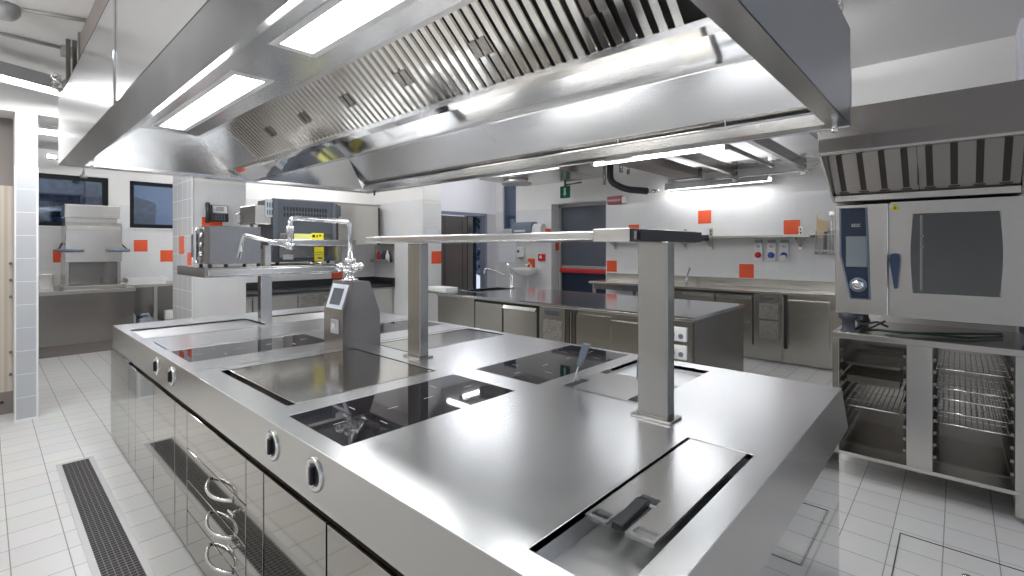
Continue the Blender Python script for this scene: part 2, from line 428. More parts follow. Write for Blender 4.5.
# foliage outside the windows
def bush(c, r, label):
    m = MB(); m.ball((0, 0, 0), r, 4)
    for v in m.bm.verts:
        n = noise.fractal(v.co * 2.1 + Vector(c), .7, 2.1, 4)
        v.co *= 1 + .35 * n
    bmesh.ops.translate(m.bm, verts=m.bm.verts, vec=c)
    return tag(m.build('garden_bush', 'leaves'), label, 'bush', 'bushes outside the windows')
for x, z, r in ((-2.3, 1.9, 1.3), (1.4, 1.9, 1.35), (5.1, 1.9, 1.3)):
    bush((x, 14.6, z), r, 'dark blue green bush at dusk beyond the dish room windows')
bush((10.6, 8.6, 1.5), 1.9, 'dark bush at dusk seen through the narrow window by the hand basin')

# ---- front column, bulkhead and striped door at the left
c2 = struct(B(.182, .322, 5.95, 6.45, 0, 2.66).build('wall_post', 'tileCol'))
B(.312, .326, 5.944, 5.956, 0, 2.2, b=.002).build('corner_trim', 'white', c2)
B(.178, .188, 5.944, 5.956, 0, 2.2, b=.002).build('corner_trim', 'white', c2)
B(.176, .328, 5.938, 5.95, 0, .015).build('base_trim', 'white', c2)
struct(B(-3, 2.2, 5.95, 6.42, 2.66, 3.0).build('trim_1', 'paint'))
struct(B(-3, .182, 6.32, 6.5, 2.05, 2.66).build('wall_side', 'brown'))
d3 = struct(B(-3, .181, 6.30, 6.36, .2, 2.05).build('door_3', 'plank'))
B(-3, .181, 6.295, 6.37, 0, .2).build('plinth', 'brown', d3)
for z in (.35, .55, 1.05, 1.2, 1.35): MB().cyl((.165, 6.30, z), (.165, 6.27, z), .012).build('hinge_pin', 'cabdark', d3)
B(.10, .12, 6.285, 6.30, .1, .12).build('foot_stud', 'dark', d3)

# ---- wall behind the combi oven
wo = struct(MB().box(4.95, 5.15, -.3, .66, 0, 3.0).box(4.9, 5.15, -3.5, -.3, 0, 3.0).build('wall_oven', 'paint'))
struct(B(4.62, 4.95, -1.2, -.3, 0, 3.0).build('wall_oven_side', 'lilac'))

# floor drain channel and inspection hatch
dr = thing('floor_drain', 'long stainless drain channel with mesh grate let into the white floor tiles', 'drain', (.43, 3, 0))
MB().plate(.335, .53, .9, 4.56, [(.362, .503, .93, 4.53)], 0, .004).build('drain_frame', 'silver', dr)
B(.362, .503, .93, 4.53, .0004, .001).build('drain_pit', 'dark', dr)
m = MB()
for i in range(7): x = .362 + .141 * i / 6; m.box(x - .0012, x + .0012, .93, 4.53, .001, .0035)
for i in range(145): y = .93 + 3.6 * i / 144; m.box(.362, .503, y - .0022, y + .0022, .001, .0032)
m.build('grate', 'grate', dr)
hs = thing('inspection_hatch', 'square floor hatch with dark frame in the tiles before the oven stand', 'hatch', (3.0, -.1, 0))
MB().plate(2.60, 3.25, -.42, .225, [(2.6045, 3.2455, -.4155, .2205)], 0, .003).build('hatch_frame', 'slot', hs)
MB().lathe([(.018, .0), (.018, .004), (.008, .005)], (3.03, -.03, 0)).build('lifting_stud', 'chrome', hs)

# ================================================================== COOKING ISLAND
ZT = .88
X0, X1, Y0, Y1 = .69, 2.55, .376, 4.915
XM = 1.62
rg = thing('cooking_island', 'long stainless cooking island with black glass hobs and griddles under the big hood', 'cooking range', (XM, 2.65, 0))
holes = {
    'pan': (.756, 1.552, .447, .65), 'grF': (.80, 1.535, 1.925, 2.715), 'grB': (1.69, 2.50, 2.37, 2.75),
    'tank': (1.745, 2.455, .915, 1.305), 'hobF': (.757, 1.552, 1.405, 1.81), 'hobB': (1.688, 2.52, 1.395, 1.805),
    'hobL': (.75, 1.548, 3.04, 3.445), 'hobR': (1.70, 2.50, 3.04, 3.445), 'sinkL': (.74, 1.54, 4.065, 4.555), 'sinkR': (1.70, 2.50, 4.065, 4.555)}
wt = MB().plate(X0, X1, Y0, Y1, list(holes.values()), ZT - .02, ZT).build('worktop', 'top', rg)
mod = wt.modifiers.new('bev', 'BEVEL'); mod.width = .0035; mod.segments = 2; mod.limit_method = 'ANGLE'; mod.angle_limit = math.radians(60)
# sloping fascia all round
fl = .02
def ring(x0, x1, y0, y1, z): return [(x0, y0, z), (x1, y0, z), (x1, y1, z), (x0, y1, z)]
m = MB()
hi = ring(X0, X1, Y0, Y1, ZT - .004); lo = ring(X0 - .001, X1 + fl, Y0 - fl, Y1 + fl * .4, .705)
inn = ring(X0 + .02, X1 - .02, Y0 + .02, Y1 - .02, ZT - .02); inl = ring(X0 + .01, X1 - .01, Y0 + .012, Y1 - .01, .705)
R = [[m.bm.verts.new(p) for p in r] for r in (inn, hi, lo, inl)]
for a, b in zip(R, R[1:]):
    for k in range(4): m.bm.faces.new((a[k], a[(k + 1) % 4], b[(k + 1) % 4], b[k]))
bmesh.ops.recalc_face_normals(m.bm, faces=m.bm.faces)
fa = m.build('fascia', 'fascia', rg)
# carcass and plinth
B(X0 + .03, X1 - .03, Y0 + .03, Y1 - .03, .04, .70).build('carcass', 'cabdark', rg)
B(X0 + .05, X1 - .05, Y0 + .05, Y1 - .05, 0, .05).build('plinth', 'dark', rg)
B(X0 + .01, X1 - .012, Y0 + .008, Y0 + .03, .012, .704, b=.002).build('end_panel', 'endpolish', rg)
B(X0 + .01, X1 - .012, Y1 - .03, Y1 - .008, .012, .704, b=.002).build('end_panel', 'polish', rg)
B(X1 - .03, X1 - .012, Y0 + .03, Y1 - .03, .012, .70, b=.002).build('back_panel', 'polish', rg)
B(X0 - .012, X0 + .03, 4.222, Y1 - .004, .012, .704, b=.002).build('side_panel', 'polish', rg)
B(X0 + .012, X0 + .034, Y0 + .03, 4.22, .02, .704).build('grip_recess', 'slot', rg)
segs = [(4.218, 4.006, 'side_panel'), (4.003, 3.503, 'door'), (3.497, 3.027, 'door'), (3.021, 2.80, 'side_panel'), (2.004, 1.836, 'side_panel'),
        (1.829, 1.366, 'door'), (1.358, .90, 'door'), (.893, .41, 'door')]
for a, b, n in segs:
    B(X0 - .012, X0 + .02, b + .002, a - .002, .014, .690, b=.002).build(n, 'polish', rg)
dz = [(.690, .512), (.507, .359), (.354, .206), (.201, .016)]
hz = [None, .475, .325, .185]
for (a, b), h in zip(dz, hz):
    d = B(X0 - .012, X0 + .02, 2.010, 2.793, b, a, b=.002).build('drawer', 'polish', rg)
    if h:
        pts = []
        for k in range(13):
            t = k / 12
            pts.append((X0 - .012 - .044 * math.sin(PI * t) ** .7, 2.15 + .28 * t, h + .004 - .006 * math.sin(PI * t)))
        hd = MB().tube(pts, .0075, 8).build('handle', 'chrome', d)
        if h < .47:
            MB().cyl((X0 - .012, 2.11, h + .125), (X0 - .034, 2.11, h + .125), .006, n=8).box(X0 - .036, X0 - .026, 2.08, 2.14, h + .119, h + .131, b=.003).build('latch', 'chrome', d)
for y in (3.47, 3.134, 1.778, 1.457):
    c = (X0 - .001, y, .80)
    k = MB().lathe([(.034, .002), (.036, -.006), (.046, -.008), (.052, -.005), (.054, .002)][::-1], c, 'x', 32).build('knob', 'chrome', rg)
    MB().lathe([(.035, -.002), (.034, -.004)], c, 'x', 24).box(c[0] - .018, c[0] - .003, y - .008, y + .008, .772, .828, b=.004).build('knob_grip', 'rubber', k)
# inset black glass hobs
def hob(x0, x1, y0, y1):
    h = MB().prism([(x0, y0), (x1, y0), (x1, y1), (x0, y1)], 'z', ZT - .012, ZT - .0008).build('induction_hob', 'blackglass', rg)
    xm = (x0 + x1) / 2; ym = (y0 + y1) / 2; m = MB()
    for cx in (x0 + .2, x1 - .2):
        for dx, dy in ((-.11, 0), (.11, 0)): m.box(cx + dx - .022, cx + dx + .022, ym - .0015, ym + .0015, ZT - .0008, ZT - .0005)
        for dy in (-.11, .11): m.box(cx - .0015, cx + .0015, ym + dy - .022, ym + dy + .022, ZT - .0008, ZT - .0005)
    m.build('zone_marking', 'white_mark', h)
hob(.759, 1.55, 1.407, 1.808); hob(1.69, 2.518, 1.397, 1.803); hob(.752, 1.546, 3.042, 3.443); hob(1.702, 2.498, 3.042, 3.443)
# griddles
M['well'] = steel('soft well steel', (.70, .71, .72), .42, (1, 1, 1), .03)
def well(h, depth, name, mat='well', t=.004):
    x0, x1, y0, y1 = h; z = ZT - depth
    MB().box(x0 - t, x0, y0 - t, y1 + t, z - t, ZT - .001).box(x1, x1 + t, y0 - t, y1 + t, z - t, ZT - .001).box(x0, x1, y0 - t, y0, z - t, ZT - .001).box(x0, x1, y1, y1 + t, z - t, ZT - .001).box(x0, x1, y0, y1, z - t, z).build(name, mat, rg)
well(holes['grF'], .05, 'griddle_trough', 'cabdark'); well(holes['grB'], .05, 'griddle_trough', 'cabdark')
B(.838, 1.525, 1.937, 2.705, ZT - .03, ZT - .0015, b=.002).build('griddle_plate', 'griddle', rg)
B(1.705, 2.475, 2.385, 2.738, ZT - .03, ZT - .0015, b=.002).build('griddle_plate', 'griddle', rg)
well(holes['pan'], .062, 'pan_well'); well(holes['tank'], .03, 'boiler_well'); well(holes['sinkL'], .012, 'bain_marie_well'); well(holes['sinkR'], .012, 'bain_marie_well')
# weld seams and module joints
for y in (2.80, 3.50, 4.01): B(X0 + .02, X1 - .02, y - .0016, y + .0016, ZT, ZT + .0015).build('module_joint', 'chrome', rg)
B(.746, .752, 3.53, 3.84, ZT, ZT + .001).build('drain_slot', 'dark', rg)
# boiler cover with slots
bc = MB().plate(1.752, 2.10, .922, 1.298, [(1.765, 1.865, 1.278, 1.296), (1.80, 1.86, .945, .985)], ZT - .006, ZT + .001).build('boiler_cover', 'lid', rg)
MB().box(1.763, 1.90, 1.262, 1.298, ZT + .001, ZT + .002).box(1.765, 1.86, .945, .985, ZT + .001, ZT + .002).box(2.06, 2.13, 1.262, 1.30, ZT + .001, ZT + .002).build('cover_slot', 'dark', bc)

# lift-off pan lid with grip, partly over its well
pl = thing('pan_lid', 'flat steel pan lid with two finger openings and a black grip near the island corner', 'lid', (1.25, .56, ZT))
MB().plate(.945, 1.546, .467, .638, [(.958, .986, .587, .630), (.958, .986, .475, .524), (.945, 1.12, .534, .582)], ZT - .008, ZT).build('lid_plate', 'lid', pl)
gp = MB().prism([(.950, ZT - .010), (.953, ZT + .006), (1.07, ZT + .016), (1.09, ZT + .006), (1.085, ZT - .006)], 'y', .545, .573, .003).build('grip', 'rubber', pl)
gp['label'] = 'black plastic grip'
MB().cyl((1.085, .53, ZT - .004), (1.085, .588, ZT - .004), .006).build('hinge_rod', 'chrome', pl)

# basket handles standing in the boiler cover
def basket(x, y, lean, lab):
    t = thing('boiling_basket', lab, 'basket', (x, y, ZT))
    MB().tube([(x, y, ZT - .05), (x + .002, y, ZT + .03), (x + lean * .3, y - .005, ZT + .06), (x + lean * .5, y - .01, ZT + .085)], .0035, 8).build('handle_rod', 'chrome', t)
    MB().hull([(x + lean * .5 + a, y - .01 + b, ZT + .078) for a, b in ((-.008, -.012), (.008, -.012), (.008, .012), (-.008, .012))],
              [(x + lean * 1.5 + a, y - .03 + b, ZT + .175) for a, b in ((-.010, -.016), (.010, -.016), (.010, .016), (-.010, .016))]).build('handle_grip', 'greyblue', t)
    MB().plate(x - .05, x + .05, y - .014, y + .014, [(x - .046, x + .046, y - .010, y + .010)], ZT - .056, ZT - .004).build('basket_rim', 'wire', t)
basket(1.825, 1.285, .03, 'boiling basket with grey blue handle tilted up by the black glass hob')
basket(1.825, .968, -.02, 'boiling basket whose thin handle rises just behind the near gantry post')

# ---------------------------------------------------------------- gantries
ga = thing('gantry_shelf', 'slim stainless gantry shelf on two posts along the middle of the island', 'shelf', (1.66, 1.6, ZT))
for y in (.755, 2.19):
    B(1.632, 1.69, y, y + .115, ZT + .008, 1.519, b=.003).build('post', 'post', ga)
    B(1.612, 1.71, y - .02, y + .135, ZT, ZT + .009, b=.003).build('base_flange', 'post', ga)
MB().box(1.46, 2.02, .945, 2.47, 1.523, 1.556, b=.006).build('shelf', 'hood', ga)
MB().box(1.452, 2.02, .805, .948, 1.517, 1.563, b=.003).build('end_collar', 'oven', ga)
m = MB().box(1.515, 2.05, .797, .806, 1.519, 1.561).box(1.46, 1.47, .797, .806, 1.519, 1.561).box(1.47, 1.515, .797, .806, 1.519, 1.525).box(1.47, 1.515, .797, .806, 1.555, 1.561).box(2.05, 2.14, .80, .83, 1.532, 1.542).box(2.12, 2.14, .80, .83, 1.527, 1.552)
e = m.build('end_channel', 'rubber', ga); e['label'] = 'black open end channel'

g2 = thing('appliance_gantry', 'two tier steel gantry at the far end of the island under the microwave', 'shelf', (1.66, 4.5, ZT))
for x, y in ((1.545, 4.23), (1.71, 4.66)):
    B(x, x + .09, y, y + .07, ZT, 1.266, b=.003).build('post', 'post', g2)
B(1.12, 2.20, 4.15, 4.92, 1.266, 1.341, b=.004).build('shelf', 'post', g2)
B(1.14, 2.18, 4.143, 4.152, 1.280, 1.327, b=.004).build('front_rail', 'fascia', g2)
B(1.58, 2.37, 4.16, 4.42, 1.512, 1.563, b=.004).build('upper_shelf', 'hood', g2)
for x in (1.62, 2.27): B(x, x + .05, 4.34, 4.39, 1.341, 1.513, b=.002).build('upper_post', 'cab', g2)

# microwave on it
mw = thing('microwave_oven', 'steel microwave oven standing on the lower gantry shelf before the white column', 'microwave', (1.33, 4.35, 1.341))
B(1.155, 1.53, 4.18, 4.50, 1.365, 1.662, b=.006).build('body', 'duskoven', mw)
dd = MB().prism([(1.155, 4.30), (1.155, 4.50), (1.128, 4.485), (1.115, 4.40), (1.128, 4.31)], 'z', 1.368, 1.658).build('door', 'silver', mw)
B(1.108, 1.122, 4.335, 4.46, 1.42, 1.60, b=.004).build('window', 'screendark', dd)
MB().prism([(1.155, 4.18), (1.155, 4.30), (1.128, 4.295), (1.128, 4.20)], 'z', 1.368, 1.658).build('control_panel', 'cabdark', mw)
MB().tube([(1.115, 4.31, 1.38), (1.098, 4.31, 1.41), (1.098, 4.31, 1.62), (1.115, 4.31, 1.65)], .012, 8).build('door_handle', 'chrome', mw)
for z in (1.45, 1.52, 1.59): MB().cyl((1.124, 4.24, z), (1.108, 4.24, z), .018).build('knob', 'chrome', mw)
for x, y in ((1.17, 4.21), (1.52, 4.21), (1.18, 4.47), (1.50, 4.47), (1.28, 4.21)): MB().cyl((x, y, 1.341), (x, y, 1.366), .014).build('foot', 'rubber', mw)

# dark boxy oven seen from behind
ov = thing('countertop_oven', 'dark grey countertop oven with slotted back and yellow stickers on the far gantry', 'oven', (2.03, 4.7, 1.341))
B(1.76, 2.33, 4.50, 4.90, 1.362, 1.935, b=.005).build('body', 'graphite', ov)
B(1.745, 1.785, 4.492, 4.52, 1.362, 1.935, b=.003).build('corner_post', 'doorgrey', ov)
B(2.30, 2.335, 4.492, 4.52, 1.362, 1.935, b=.003).build('corner_post', 'doorgrey', ov)
for j in range(2):
    m = MB()
    for i in range(15): m.box(1.84 + i * .028, 1.852 + i * .028, 4.494, 4.501, 1.83 - j * .055, 1.865 - j * .055)
    m.build('vent_grille', 'dark', ov)
B(2.335, 2.42, 4.55, 4.85, 1.80, 1.91, b=.004).build('side_box', 'graphite', ov)
B(1.80, 2.30, 4.494, 4.501, 1.40, 1.62, b=.002).build('lower_cover', 'cabdark', ov)
s1 = B(1.93, 2.092, 4.489, 4.4935, 1.565, 1.622).build('sticker', 'paleyellow', ov); s1['label'] = 'pale yellow sticker strip'
s2 = B(2.092, 2.21, 4.489, 4.4935, 1.565, 1.632).build('sticker', 'yellow', ov); s2['label'] = 'bright yellow warning sticker'
s3 = B(2.118, 2.21, 4.487, 4.4935, 1.365, 1.50).build('sticker', 'yellow', ov); s3['label'] = 'tall yellow sticker'
MB().box(2.10, 2.125, 4.4875, 4.489, 1.59, 1.615).box(2.14, 2.15, 4.4875, 4.489, 1.59, 1.615).box(2.165, 2.185, 4.4875, 4.489, 1.60, 1.615).build('print', 'dark', s2)
MB().box(2.125, 2.20, 4.4855, 4.487, 1.445, 1.449).box(2.125, 2.20, 4.4855, 4.487, 1.425, 1.428).box(2.15, 2.195, 4.4855, 4.487, 1.385, 1.40).build('print', 'cabdark', s3)
B(1.83, 1.92, 4.489, 4.4935, 1.385, 1.43).build('nameplate', 'paper', ov)
for x in (1.80, 2.28): 
    for y in (4.54, 4.86): MB().cyl((x, y, 1.341), (x, y, 1.363), .016).build('foot', 'rubber', ov)
# side unit hanging off its left
MB().box(1.605, 1.745, 4.52, 4.90, 1.70, 1.87, b=.006).build('burner_housing', 'cab', ov)
m = MB()
for i in range(9): z = 1.72 + i * .016; m.box(1.598, 1.606, 4.53, 4.89, z, z + .006)
m.build('cooling_fins', 'cabdark', ov)
B(1.685, 1.758, 4.505, 4.521, 1.765, 1.925, b=.003).build('vent_plate', 'ventgrey', ov)
for j in range(2):
    m = MB()
    for i in range(3): m.box(1.697 + i * .02, 1.706 + i * .02, 4.500, 4.506, 1.785 + j * .065, 1.83 + j * .065)
    m.build('vent_grille', 'doorgrey', ov)
MB().tube([(1.60, 4.6, 1.70), (1.63, 4.56, 1.62), (1.68, 4.55, 1.58), (1.70, 4.58, 1.48), (1.73, 4.6, 1.40)], .010, 8).build('cable', 'rubber', ov)
MB().tube([(1.63, 4.7, 1.70), (1.63, 4.62, 1.60), (1.66, 4.54, 1.52), (1.69, 4.56, 1.42), (1.66, 4.55, 1.36)], .012, 8).build('cable', 'rubber', ov)
MB().tube([(1.61, 4.86, 1.82), (1.57, 4.90, 1.80), (1.565, 4.90, 1.73), (1.61, 4.87, 1.71)], .006, 8).build('latch_handle', 'wire', ov)
t = MB().tube([(1.98, 4.30, 1.352), (2.06, 4.34, 1.352), (2.12, 4.36, 1.352)], .007, 8).ball((1.97, 4.295, 1.356), .018, 2, (1.3, 1.3, .5)).build('ladle', 'chrome')
tag(t, 'small steel ladle lying on the lower gantry shelf before the dark oven', 'ladle')
bx = B(1.62, 1.70, 4.42, 4.49, 1.342, 1.48, b=.004).build('spice_tin', 'silver')
tag(bx, 'grey upright tin beside the microwave on the gantry shelf', 'tin')

# ---------------------------------------------------------------- pot filler tower
tw = thing('pot_filler', 'grey steel control tower with slanted touch display and chrome swivel tap', 'tap', (1.56, 2.74, ZT))
def hexa(y): return [(1.448, y, ZT), (1.705, y, ZT), (1.70, y, 1.088), (1.628, y, 1.286), (1.508, y, 1.290), (1.448, y, 1.112)]
MB().hull(hexa(2.70), hexa(2.935)).build('tower', 'cabdark', tw)
# slanted display on the sloped upper left face
dv = Vector((1.508 - 1.448, 0, 1.290 - 1.112)).normalized(); nv = Vector((-dv.z, 0, dv.x)); p0 = Vector((1.448, 0, 1.112))
def slab(y0, y1, a, b, h0, h1):
    return [[tuple(p0 + dv * t + nv * h + Vector((0, y, 0))) for y, t in ((y0, a), (y1, a), (y1, b), (y0, b))] for h in (h0, h1)]
lo_, hi_ = slab(2.72, 2.915, .012, .165, 0, .004); df = MB().hull(lo_, hi_).build('display_frame', 'screen2', tw)
lo_, hi_ = slab(2.755, 2.88, .035, .138, .004, .006); MB().hull(lo_, hi_).build('display', 'screendark', df)
sw = B(1.438, 1.449, 2.745, 2.835, .975, 1.06, b=.003).build('switch_plate', 'silver', tw)
MB().box(1.431, 1.439, 2.77, 2.81, .995, 1.04, b=.002).build('switch', 'chrome', sw)
cx, cy = 1.553, 2.805
MB().lathe([(.05, 1.285), (.05, 1.30), (.03, 1.305), (.03, 1.335), (.042, 1.34), (.042, 1.352), (.02, 1.358), (.02, 1.40), (.034, 1.405), (.034, 1.425), (.018, 1.43), (.014, 1.47)], (cx, cy, 0), 'z', 20).build('tap_base', 'chrome', tw)
for dx, dy in ((-.055, 0), (.055, 0), (0, -.055)):
    MB().cyl((cx, cy, 1.372), (cx + dx, cy + dy, 1.372), .012).ball((cx + dx * 1.25, cy + dy * 1.25, 1.374), .028, 2).build('valve_handle', 'chrome', tw)
def arc(pts, n=5, r=.04):
    out = [Vector(pts[0])]
    for a, b, c in zip(pts, pts[1:], pts[2:]):
        a, b, c = map(Vector, (a, b, c)); u = (a - b).normalized(); w = (c - b).normalized()
        rr = min(r, (a - b).length * .45, (c - b).length * .45)
        for k in range(n + 1):
            t = k / n; p = b + u * rr * (1 - t) ** 2 + w * rr * t ** 2; out.append(p)
    out.append(Vector(pts[-1])); return out
MB().tube(arc([(cx, cy, 1.44), (cx, cy, 1.655), (1.182, cy, 1.668), (1.182, cy, 1.50)]), .0135, 12).build('riser_pipe', 'chrome', tw)
MB().lathe([(.017, 1.58), (.021, 1.585), (.021, 1.615), (.017, 1.62)], (1.182, cy, 0)).lathe([(.015, 1.485), (.022, 1.49), (.022, 1.52), (.015, 1.525)], (1.182, cy, 0)).build('swivel_joint', 'chrome', tw)
MB().tube(arc([(1.182, cy, 1.502), (1.085, 3.24, 1.575), (1.06, 3.26, 1.43)], r=.03), .011, 12).build('swing_spout', 'chrome', tw)

# ================================================================== CENTRAL HOOD
HX0, HX1, HY0, HY1, HZ0, HZ1, ZC = .372, 2.915, .395, 4.87, 2.10, 2.585, 2.40
hd = thing('extraction_hood', 'huge stainless extraction hood with lights and baffle filters above the cooking island', 'extractor hood', (1.64, 2.6, HZ0))
SEAM = 2.60
for a, b in ((HY0, SEAM - .002), (SEAM + .002, HY1)):
    B(HX0, HX0 + .006, a, b, HZ0, HZ1).build('outer_panel', 'hood', hd)
    B(HX1 - .006, HX1, a, b, HZ0, HZ1).build('outer_panel', 'hood', hd)
MB().tube([(HX0 - .001, SEAM, HZ0), (HX0 - .001, SEAM, HZ1)], .006, 8).build('panel_joint', 'trough', hd)
B(HX0, HX1, HY0, HY0 + .006, HZ0, HZ1).build('end_panel', 'hoodshade', hd)
B(HX0, HX1, HY1 - .006, HY1, HZ0, HZ1).build('end_panel', 'hood', hd)
B(HX0, HX1, HY0, HY1, HZ1 - .006, HZ1).build('top_cover', 'hood', hd)
FL = .13
FX0, FX1, FY0, FY1 = HX0 + FL, HX1 - FL, .478, 4.75
MB().plate(HX0, HX1, HY0, HY1, [(FX0, FX1, FY0, FY1)], HZ0 - .001, HZ0 + .005).build('bottom_rim', 'hood', hd)
# upturned rounded gutter lips
m = MB()
m.sheet((FX1, HZ0), (FX1, HZ0 + .062), FY0, FY1, .004)
m.sheet((FX0, HZ0), (FX0, HZ0 + .02), FY0, FY1, .004)
m.sheet((FY1, HZ0), (FY1, HZ0 + .028), FX0, FX1, .004, 'x'); m.sheet((FY0, HZ0), (FY0, HZ0 + .02), FX0, FX1, .004, 'x')
m.build('gutter_lip', 'hood', hd)
MB().tube([(FX1, FY0, HZ0 + .064), (FX1, FY1, HZ0 + .064)], .008, 12).build('lip_bead', 'trough', hd)
MB().tube([(HX1 - .01, HY0, HZ0 + .002), (HX1 - .01, HY1, HZ0 + .002)], .008, 12).build('rim_bead', 'trough', hd)
# sloping inner panels
IL, IR = .79, 2.50
MB().sheet((FX0 + .004, HZ0 + .022), (IL, ZC), FY0, FY1, .005).build('inner_panel', 'hoodin', hd)
for a, b in ((FY0, SEAM - .0015), (SEAM + .0015, FY1)):
    MB().sheet((FX1 - .012, HZ0 + .105), (IR, ZC), a, b, .005).build('inner_panel', 'hoodin', hd)
MB().sheet((FX1 - .012, HZ0 + .105), (FX1 + .02, HZ0 + .075), FY0, FY1, .004).build('drip_edge', 'cabdark', hd)
for y in (.50, .95, 1.62, 2.25, 2.78, 3.55, 4.3): MB().tube([(FX1 - .022, y, HZ0 + .122), (FX1 - .008, y, HZ0 + .09), (FX1 - .006, y, HZ0 + .062)], .005, 6).build('panel_clip', 'chrome', hd)
# far and near end inner panels
m = MB()
EY = 4.55
lo_ = [(FX0, FY1, HZ0 + .02), (FX1, FY1, HZ0 + .02), (IR, EY, ZC), (IL, EY, ZC)]
m.quad(lo_); m.build('end_inner_panel', 'hoodin', hd)
m = MB(); m.quad([(FX0, FY0, HZ0 + .02), (FX1, FY0, HZ0 + .02), (IR, .60, ZC), (IL, .60, ZC)]); m.build('end_inner_panel', 'hoodin', hd)
# hood ceiling with light openings
FT, FB, TR = (1.19, ZC), (1.45, 2.17), (1.643, 2.106)
LY = ((.56 + .08, 2.235), (2.745, 4.395))
lh = [(.863, 1.055, a, b) for a, b in LY]
MB().plate(IL, FT[0], .50, EY + .1, lh, ZC, ZC + .006).build('ceiling_panel', 'hoodin', hd)
mx_ = lambda x: 2 * 1.643 - x
MB().plate(mx_(FT[0]), IR, .50, EY + .1, [(mx_(1.055), mx_(.863), a, b) for a, b in LY], ZC, ZC + .006).build('ceiling_panel', 'hoodin', hd)
for sgn in (0, 1):
    for a, b in LY:
        x0, x1 = (.863, 1.055) if not sgn else (mx_(1.055), mx_(.863))
        f = MB().plate(x0 - .012, x1 + .012, a - .012, b + .012, [(x0 + .022, x1 - .022, a + .03, b - .03)], ZC - .004, ZC + .001).build('light_frame', 'white', hd)
        B(x0 + .018, x1 - .018, a + .025, b - .025, ZC + .002, ZC + .006).build('light_panel', 'lamp', f)
# filters
def filter_bank(side):
    fx = (lambda x: x) if side == 0 else mx_
    T = Vector((fx(FT[0]), FT[1])); Bm = Vector((fx(FB[0]), FB[1])); d = (Bm - T); Ln = d.length; d /= Ln
    n = Vector((-d.y, d.x)); n = n if n.y < 0 else -n
    def W(u, v, w): p = T + d * u + n * w; return (p.x, v, p.y)
    def bar(m, u0, u1, v0, v1, w0, w1):
        m.hull([W(u0, v0, w0), W(u1, v0, w0), W(u1, v1, w0), W(u0, v1, w0)], [W(u0, v0, w1), W(u1, v0, w1), W(u1, v1, w1), W(u0, v1, w1)])
    m = MB(); bar(m, 0, Ln, FY0 + .06, 3.99, -.03, -.022); m.build('filter_housing', 'dark', hd)
    m = MB(); bar(m, 0, Ln, 3.99, EY + .12, -.004, .002); m.build('blank_panel', 'hoodin', hd)
    m = MB(); bar(m, -.012, .016, FY0 + .1, EY + .08, -.008, .004); bar(m, Ln - .012, Ln + .012, FY0 + .05, FY1, -.008, .006); m.build('filter_rail', 'hood', hd)
    edges = [3.985] + [3.69 - .515 * k for k in range(7)]
    for a, b in zip(edges[1:], edges):
        w = b - a; cnt = max(2, round(w / .0515)); pit = w / cnt
        m = MB()
        for k in range(cnt):
            v = a + (k + .5) * pit; h = pit * .345
            lo2 = [W(.012, v - h, -.02), W(.012, v - h * .75, .003), W(.012, v + h * .75, .003), W(.012, v + h, -.016)]
            hi2 = [W(Ln - .012, v - h, -.016), W(Ln - .012, v - h * .75, .003), W(Ln - .012, v + h * .75, .003), W(Ln - .012, v + h, -.016)]
            m.hull(lo2, hi2)
        f = m.build('grease_filter', 'baffle', hd)
        if w > .4 and side == 0:
            m = MB(); v = (a + b) / 2
            for dv_ in (-.026, .026): bar(m, Ln * .40, Ln * .60, v + dv_ - .017, v + dv_ + .017, .004, .012)
            m.build('filter_handle', 'cabdark', f)
    m = MB(); m.sheet((fx(FB[0]), FB[1] - .002), (fx(1.50), 2.148), FY0, FY1, .004); m.sheet((fx(1.50), 2.148), (fx(TR[0]), TR[1]), FY0, FY1, .004)
    m.build('grease_trough', 'trough', hd)
filter_bank(0); filter_bank(1)
# drain plug at the corner, hangers, chain and duct above
MB().cyl((2.81, .445, 2.10), (2.81, .445, 2.07), .012).cyl((2.81, .445, 2.08), (2.81, .445, 2.06), .016).build('drain_tap', 'chrome', hd)
MB().cyl((.55, 4.70, 2.10), (.55, 4.70, 2.075), .018).build('drain_tap', 'chrome', hd)
MB().cyl((2.83, 4.6, 2.10), (2.83, 4.6, 2.05), .010).build('drain_tap', 'rubber', hd)
du = B(.46, 1.75, 1.4, 4.52, HZ1, 3.0).build('riser_duct', 'brown', hd)
MB().cyl((.452, 4.53, HZ1 + .02), (.452, 4.53, 3.0), .008).build('duct_edge', 'silver', du)
ch = MB()
for i in range(9):
    z = 2.58 + i * .05; pts = [(2.86 + (.012 * math.cos(a) if i % 2 else 0), .43 + (0 if i % 2 else .012 * math.cos(a)), z + .03 * math.sin(a)) for a in [2 * PI * k / 10 for k in range(11)]]
    ch.tube(pts, .004, 6)
ch.build('hanger_chain', 'wire', hd)
m = MB()
for dx in (0, .035): m.box(.40 + dx, .425 + dx, 4.72, 4.75, 2.55, 3.0, b=.003)
m.box(.40, .50, 4.2, 4.8, HZ1, HZ1 + .03); m.build('hanger_rail', 'cabdark', hd)
m = MB()
for i in range(6):
    z = 2.62 + .022 * i; a0 = i * 1.3
    m.tube([(.36 + .03 * math.cos(a0 + 2 * PI * k / 10), 4.78 + .03 * math.sin(a0 + 2 * PI * k / 10), z + .014 * math.sin(4 * PI * k / 10)) for k in range(11)], .005, 6)
m.build('coiled_chain', 'wire', hd)

